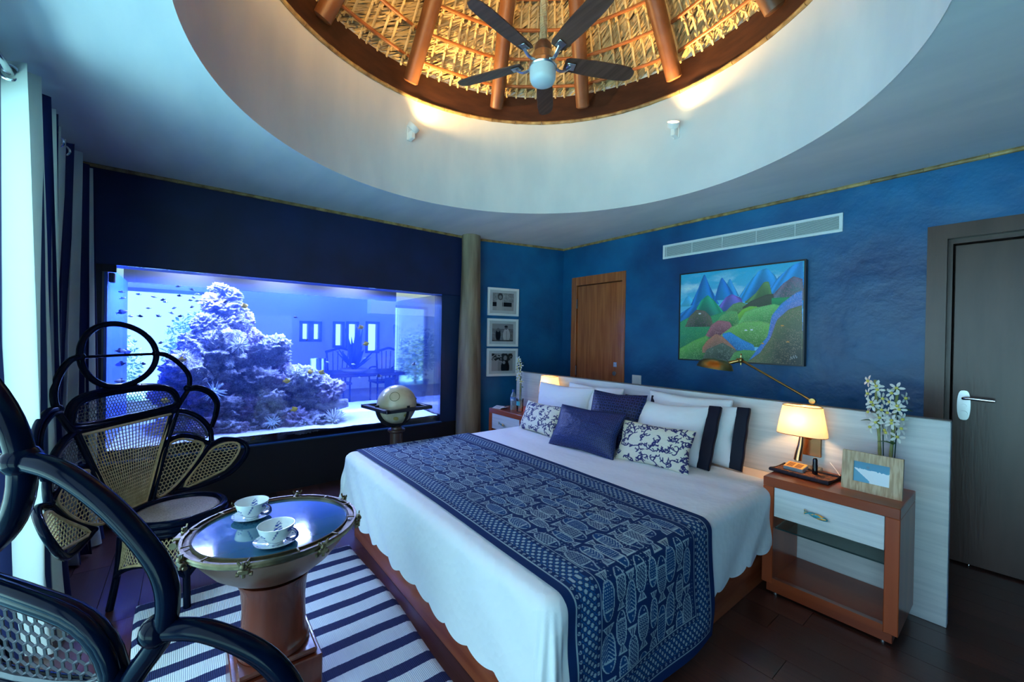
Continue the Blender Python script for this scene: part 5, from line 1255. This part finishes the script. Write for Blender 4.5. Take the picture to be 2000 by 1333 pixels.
cup(540, 1033, 539, 1056, 'blue and white teacup nearer the camera on the glass table', 'blue and white saucer under the nearer teacup')

# ================================================================ globe on its stand
gp = Vector((-3.5, 1.468, .846)); GR = .172
gs = thing('floor_globe', 'cream antique globe in a square black cradle before the aquarium', 'globe', (gp.x, gp.y, 0))
M_gl = pm('antique_globe', (.62, .55, .38), .28, c2=(.48, .42, .28), scale=4, coat=.3, lo=.45, hi=.55)
g = MB().ball((0, 0, gp.z), GR, 48, 32).build('sphere', M_gl, gs, ang=None)
nrm = Vector((.72, -.42, .52)).normalized(); u_ = nrm.orthogonal().normalized(); v_ = nrm.cross(u_)
mb = MB(); mb.tube([Vector((0, 0, gp.z)) + (nrm * math.cos(.24) + (u_ * math.cos(t) + v_ * math.sin(t)) * math.sin(.24)) * GR * 1.001 for t in np.linspace(0, 2 * PI, 36, endpoint=False)], .0022, 6, closed=True); mb.build('compass_ring_print', pm('globe_ink', (.12, .12, .05), .5), gs)
for (d, r) in (((.75, -.35, -.62), .022), ((.9, .1, -.45), .016), ((.4, -.85, -.3), .014)):
    n2 = Vector(d).normalized(); q = n2.to_track_quat('Z', 'Y').to_matrix()
    MB().lathe([(0, .0012), (r, .0002), (r, -.002)], 16, Vector((0, 0, gp.z)) + n2 * GR, M=q).build('map_spot', pm('map_ochre', (.42, .30, .08), .5), gs)
fr = MB(); S = .225; rr = math.radians(8)
Rg_ = Matrix.Rotation(rr, 3, 'Z')
for (c, d) in (((S - .02, 0), (.04, 2 * S)), ((-S + .02, 0), (.04, 2 * S)), ((0, S - .02), (2 * S, .04)), ((0, -S + .02), (2 * S, .04))):
    fr.box(Rg_ @ Vector((c[0], c[1], gp.z - .02)), (d[0], d[1], .028), .002, R=Rg_)
fr.build('square_horizon', pm('black_lacquer', (.012, .012, .016), .35), gs, smooth=False)
mb = MB(); pts = [Rg_ @ Vector((0, (GR + .018) * math.cos(t), 0)) + Vector((0, 0, gp.z + (GR + .018) * math.sin(t))) for t in np.linspace(PI - .05, 2 * PI + .05, 26)]
mb.tube(pts, .018, 8, flat=.45); mb.build('meridian_cradle', M_black, gs)
pts = [Rg_ @ Vector(((GR + .018) * math.cos(t), 0, 0)) + Vector((0, 0, gp.z + (GR + .018) * math.sin(t))) for t in np.linspace(PI - .05, 2 * PI + .05, 26)]
MB().tube(pts, .016, 8, flat=.45).build('meridian_cradle', M_black, gs)
MB().lathe([(0, gp.z - GR - .025), (.045, gp.z - GR - .03), (.05, gp.z - GR - .045), (.075, gp.z - GR - .05), (.075, gp.z - GR - .065), (.055, gp.z - GR - .08), (.05, .12), (.10, .05), (.16, .03), (.16, 0), (0, 0)][::-1], 28).build('pedestal', M_dark, gs)
MB().ball(Rg_ @ Vector((0, GR + .02, 0)) + Vector((0, 0, gp.z + .03)), .014, 10, 8).build('axis_knob', M_black, gs)

# ================================================================ rattan fan-back chairs
M_rat = pm('navy_lacquered_rattan', (.0006, .0022, .009), .14, c2=(.0008, .0036, .014), scale=20, coat=0., spec=.07)
M_cane = pm('natural_cane', (.34, .24, .11), .6, c2=(.46, .34, .17), scale=30)
M_caned = pm('dark_cane', (.03, .035, .05), .5)
ch = thing('rattan_chair', 'navy rattan chair with caned fan back beside the striped curtain', 'chair', (0, 0, 0), 0, 'rattan chairs at the porthole table')
KB = .40
def bk(u, z, off=0.):   # a point of the curved back; local y is where the sitter faces
    lean = -.10 * max(0., z - .45)
    return Vector((u, -.25 + KB * u * u + lean + off, z))
def sym(pts): return [pts, [(-u, z) for u, z in pts]]
def rat(name, pts, r, parent=ch, n=8, closed=False, off=0., m_=None, mat=None):
    return MB().tube(spline([bk(u, z, off) for u, z in pts], n, closed), r, 10, closed=closed).build(name, mat or M_rat, parent)
# head ring with crossbar
ringp = [(.235 * math.cos(t), 1.32 + .175 * math.sin(t)) for t in np.linspace(0, 2 * PI, 20, endpoint=False)]
rat('head_ring', ringp, .0155, closed=True, n=3)
rat('head_crossbar', [(-.232, 1.318), (0, 1.318), (.232, 1.318)], .008)
rat('head_stem', [(0, 1.15), (0, 1.10)], .014)
# top panel frame (triple cane)
pan = [(-.31, .975), (-.335, 1.03), (-.30, 1.09), (-.20, 1.118), (0, 1.128), (.20, 1.118), (.30, 1.09), (.335, 1.03), (.31, .975), (0, .955)]
rat('panel_frame', pan, .017, closed=True, n=4)
rat('panel_bead', [(u * .945, 1.045 + (z - 1.045) * .80) for u, z in pan], .010, closed=True, n=4, off=.006)
rat('panel_bead', [(u * 1.03, 1.045 + (z - 1.045) * 1.14) for u, z in pan[:9]], .010, n=4, off=-.008)
for s in (1, -1):
    rat('shoulder_loop', [(s * .235, 1.32), (s * .30, 1.305), (s * .37, 1.25), (s * .42, 1.17), (s * .415, 1.09), (s * .37, 1.02), (s * .32, .95)], .0145)
    rat('outer_loop', [(s * .405, 1.085), (s * .47, 1.085), (s * .545, 1.04), (s * .58, .96), (s * .565, .88), (s * .53, .80)], .0145)
    rat('outer_loop_cane', [(s * .405, 1.070), (s * .46, 1.067), (s * .525, 1.025), (s * .556, .955), (s * .543, .885), (s * .515, .80)], .009, off=.012)
    rat('side_arch', [(s * .31, .955), (s * .39, .93), (s * .47, .87), (s * .52, .78), (s * .52, .68)], .016)
    rat('fan_strut', [(s * .30, .955), (s * .20, .71), (s * .10, .455)], .014); rat('fan_strut', [(s * .325, .945), (s * .225, .71), (s * .125, .455)], .009, off=.01)
    rat('lower_arch', [(s * .19, .69), (s * .235, .755), (s * .32, .785), (s * .42, .755), (s * .52, .68)], .014)
    rat('side_strut', [(s * .52, .69), (s * .40, .56), (s * .24, .445)], .014)
    # wing: wraps forward beside the seat
    W = [bk(s * .52, .68), bk(s * .60, .70), bk(s * .67, .66, .05), bk(s * .66, .58, .08), bk(s * .56, .475, .07), bk(s * .42, .44, .04), bk(s * .26, .445)]
    MB().tube(spline(W, 6), .016, 10).build('wing_frame', M_rat, ch)
    for q, (u, z) in enumerate(((.235, 1.32), (.31, .955), (.52, .69), (.405, 1.085))):
        p = bk(s * u, z); MB().ball(p, .022, 10, 8).build('binding', M_rat, ch)
rat('fan_rail', [(-.31, .955), (0, .935), (.31, .955)], .014)
# lattices
def clip(poly, p):
    x, y_ = p; c = False; j = len(poly) - 1
    for i in range(len(poly)):
        if (poly[i][1] > y_) != (poly[j][1] > y_) and x < (poly[j][0] - poly[i][0]) * (y_ - poly[i][1]) / (poly[j][1] - poly[i][1]) + poly[i][0]: c = not c
        j = i
    return c
def hexlat(poly, cell, rad, surf, name, mat, border=.006):
    mb = MB(); us = [p[0] for p in poly]; vs_ = [p[1] for p in poly]; h = cell * .866
    segs = set(); r0 = int((min(vs_)) / (1.5 * cell / 1.732)) - 1
    R = cell / 1.732; j = 0; y_ = min(vs_) - R
    while y_ < max(vs_) + R:
        x = min(us) - cell + (cell / 2 if j % 2 else 0)
        while x < max(us) + cell:
            P6 = [(x + R * math.sin(k * PI / 3), y_ + R * math.cos(k * PI / 3)) for k in range(6)]
            for k in range(3):
                a, b = P6[k], P6[k + 1]
                if clip(poly, a) and clip(poly, b): mb.tube([surf(*a), surf(*b)], rad, 4)
            x += cell
        y_ += 1.5 * R; j += 1
    if border:
        pts = [surf(*p) for p in poly]; mb.tube(pts, border, 6, closed=True)
    return mb.build(name, mat, ch, fix=False, smooth=False)
sm = lambda pts, n=4, c=True: [(p.x, p.y) for p in spline([(u, z, 0) for u, z in pts], n, c)]
B = lambda u, z: bk(u, z, .004)
hexlat(sm([(u * .93, 1.045 + (z - 1.045) * .76) for u, z in pan]), .019, .0022, B, 'caned_top_panel', M_caned)
# open weave fan in the middle
mb = MB()
for k in range(-12, 13):
    t = k / 12.5; mb.tube([B(t * .285, .938), B(t * .19, .71), B(t * .085, .462)], .0028, 5)
for k in range(24):
    z = .475 + .45 * k / 24; hw = .085 + (z - .462) * .42; mb.tube([B(-hw * .97, z), B(-hw * .4, z - .004), B(hw * .4, z - .004), B(hw * .97, z)], .0024, 5)
mb.tube([B(-.285, .935), B(-.19, .71), B(-.085, .462), B(.085, .462), B(.19, .71), B(.285, .935)], .009, 6, closed=True)
mb.build('caned_fan_panel', M_cane, ch, fix=False)
for s in (1, -1):
    hexlat(sm([(s * .315, .915), (s * .39, .90), (s * .455, .845), (s * .495, .76), (s * .48, .735), (s * .40, .79), (s * .30, .815), (s * .255, .80)], 3), .017, .0022, B, 'caned_side_panel', M_caned)
    hexlat(sm([(s * .205, .70), (s * .245, .745), (s * .32, .765), (s * .40, .74), (s * .47, .685), (s * .37, .56), (s * .24, .47), (s * .15, .475)], 3), .024, .0030, B, 'caned_lower_panel', M_cane, .008)
    def wsurf(u, z, s=s):
        k = max(0, abs(u) - .50) / .17; return bk(u, z, .05 * min(1, k) + .03 * max(0, (.62 - z)) / .2)
    hexlat(sm([(s * .525, .655), (s * .60, .675), (s * .648, .65), (s * .635, .585), (s * .55, .495), (s * .42, .465), (s * .31, .465), (s * .42, .565)], 3), .021, .0032, wsurf, 'caned_wing_panel', M_cane, .008)
# seat
SR = .225
MB().lathe([(0, .452), (.17, .452), (.198, .448)], 48).build('caned_seat', pm('seat_cane', (.20, .15, .08), .6, c2=(.32, .26, .16), scale=120, bump=.8, bscale=190, bkind='voronoi', bdist=.004), ch, ang=None)
for r, z, t in ((.215, .448, .020), (.222, .418, .017), (.212, .392, .015)):
    MB().tube([(r * math.cos(a), r * math.sin(a), z) for a in np.linspace(0, 2 * PI, 56, endpoint=False)], t, 10, closed=True).build('seat_ring', M_rat, ch)
for k in range(4):
    a0 = PI / 4 + k * PI / 2; a1 = a0 + PI / 2
    leg = [(.235 * math.cos(a0), .235 * math.sin(a0), .375), (.245 * math.cos(a0), .245 * math.sin(a0), .20), (.275 * math.cos(a0), .275 * math.sin(a0), .004)]
    MB().tube(spline(leg, 4), .0165, 10).build('leg', M_rat, ch)
    arch = []
    for t in np.linspace(0, 1, 13):
        a = a0 + (a1 - a0) * t; zz = .165 + .085 * math.sin(PI * t) ** .7; rr = .252 - .03 * math.sin(PI * t); arch.append((rr * math.cos(a), rr * math.sin(a), zz))
    MB().tube(arch, .013, 10).build('apron_arch', M_rat, ch)
    def asurf(x, z, a0=a0):
        a = a0 + x * PI / 2; k = (.38 - z) / .2; rr = .225 + .018 * k; return Vector((rr * math.cos(a) , rr * math.sin(a), z))
    poly = [(.03, .375), (.97, .375)] + [(1 - t, .175 + .085 * math.sin(PI * t) ** .7) for t in np.linspace(.03, .97, 12)]
    mb = MB(); cell = .017
    for i in range(20):
        for j in range(14):
            x = (i + (.5 if j % 2 else 0)) / 20; z = .17 + j * .0155
            for (dx, dz) in ((.025, .0155), (-.025, .0155)):
                if clip(poly, (x, z)) and clip(poly, (x + dx, z + dz)): mb.tube([asurf(x, z), asurf(x + dx, z + dz)], .0024, 4)
    mb.tube([asurf(*p) for p in poly], .007, 6, closed=True)
    mb.build('caned_apron', M_cane, ch, fix=False, smooth=False)
face = math.atan2(.81, .58)
ch.location = (-2.985, -.035, 0); ch.rotation_euler = (0, 0, face - PI / 2)
c2 = copy_tree(ch); c2['label'] = 'navy rattan chair close to the camera, cut by the lower left corner'
c2.location = (-1.17, -.035, 0.012); c2.rotation_euler = (0, 0, math.radians(122.35) - PI / 2); c2.scale = (.96, .96, .96)
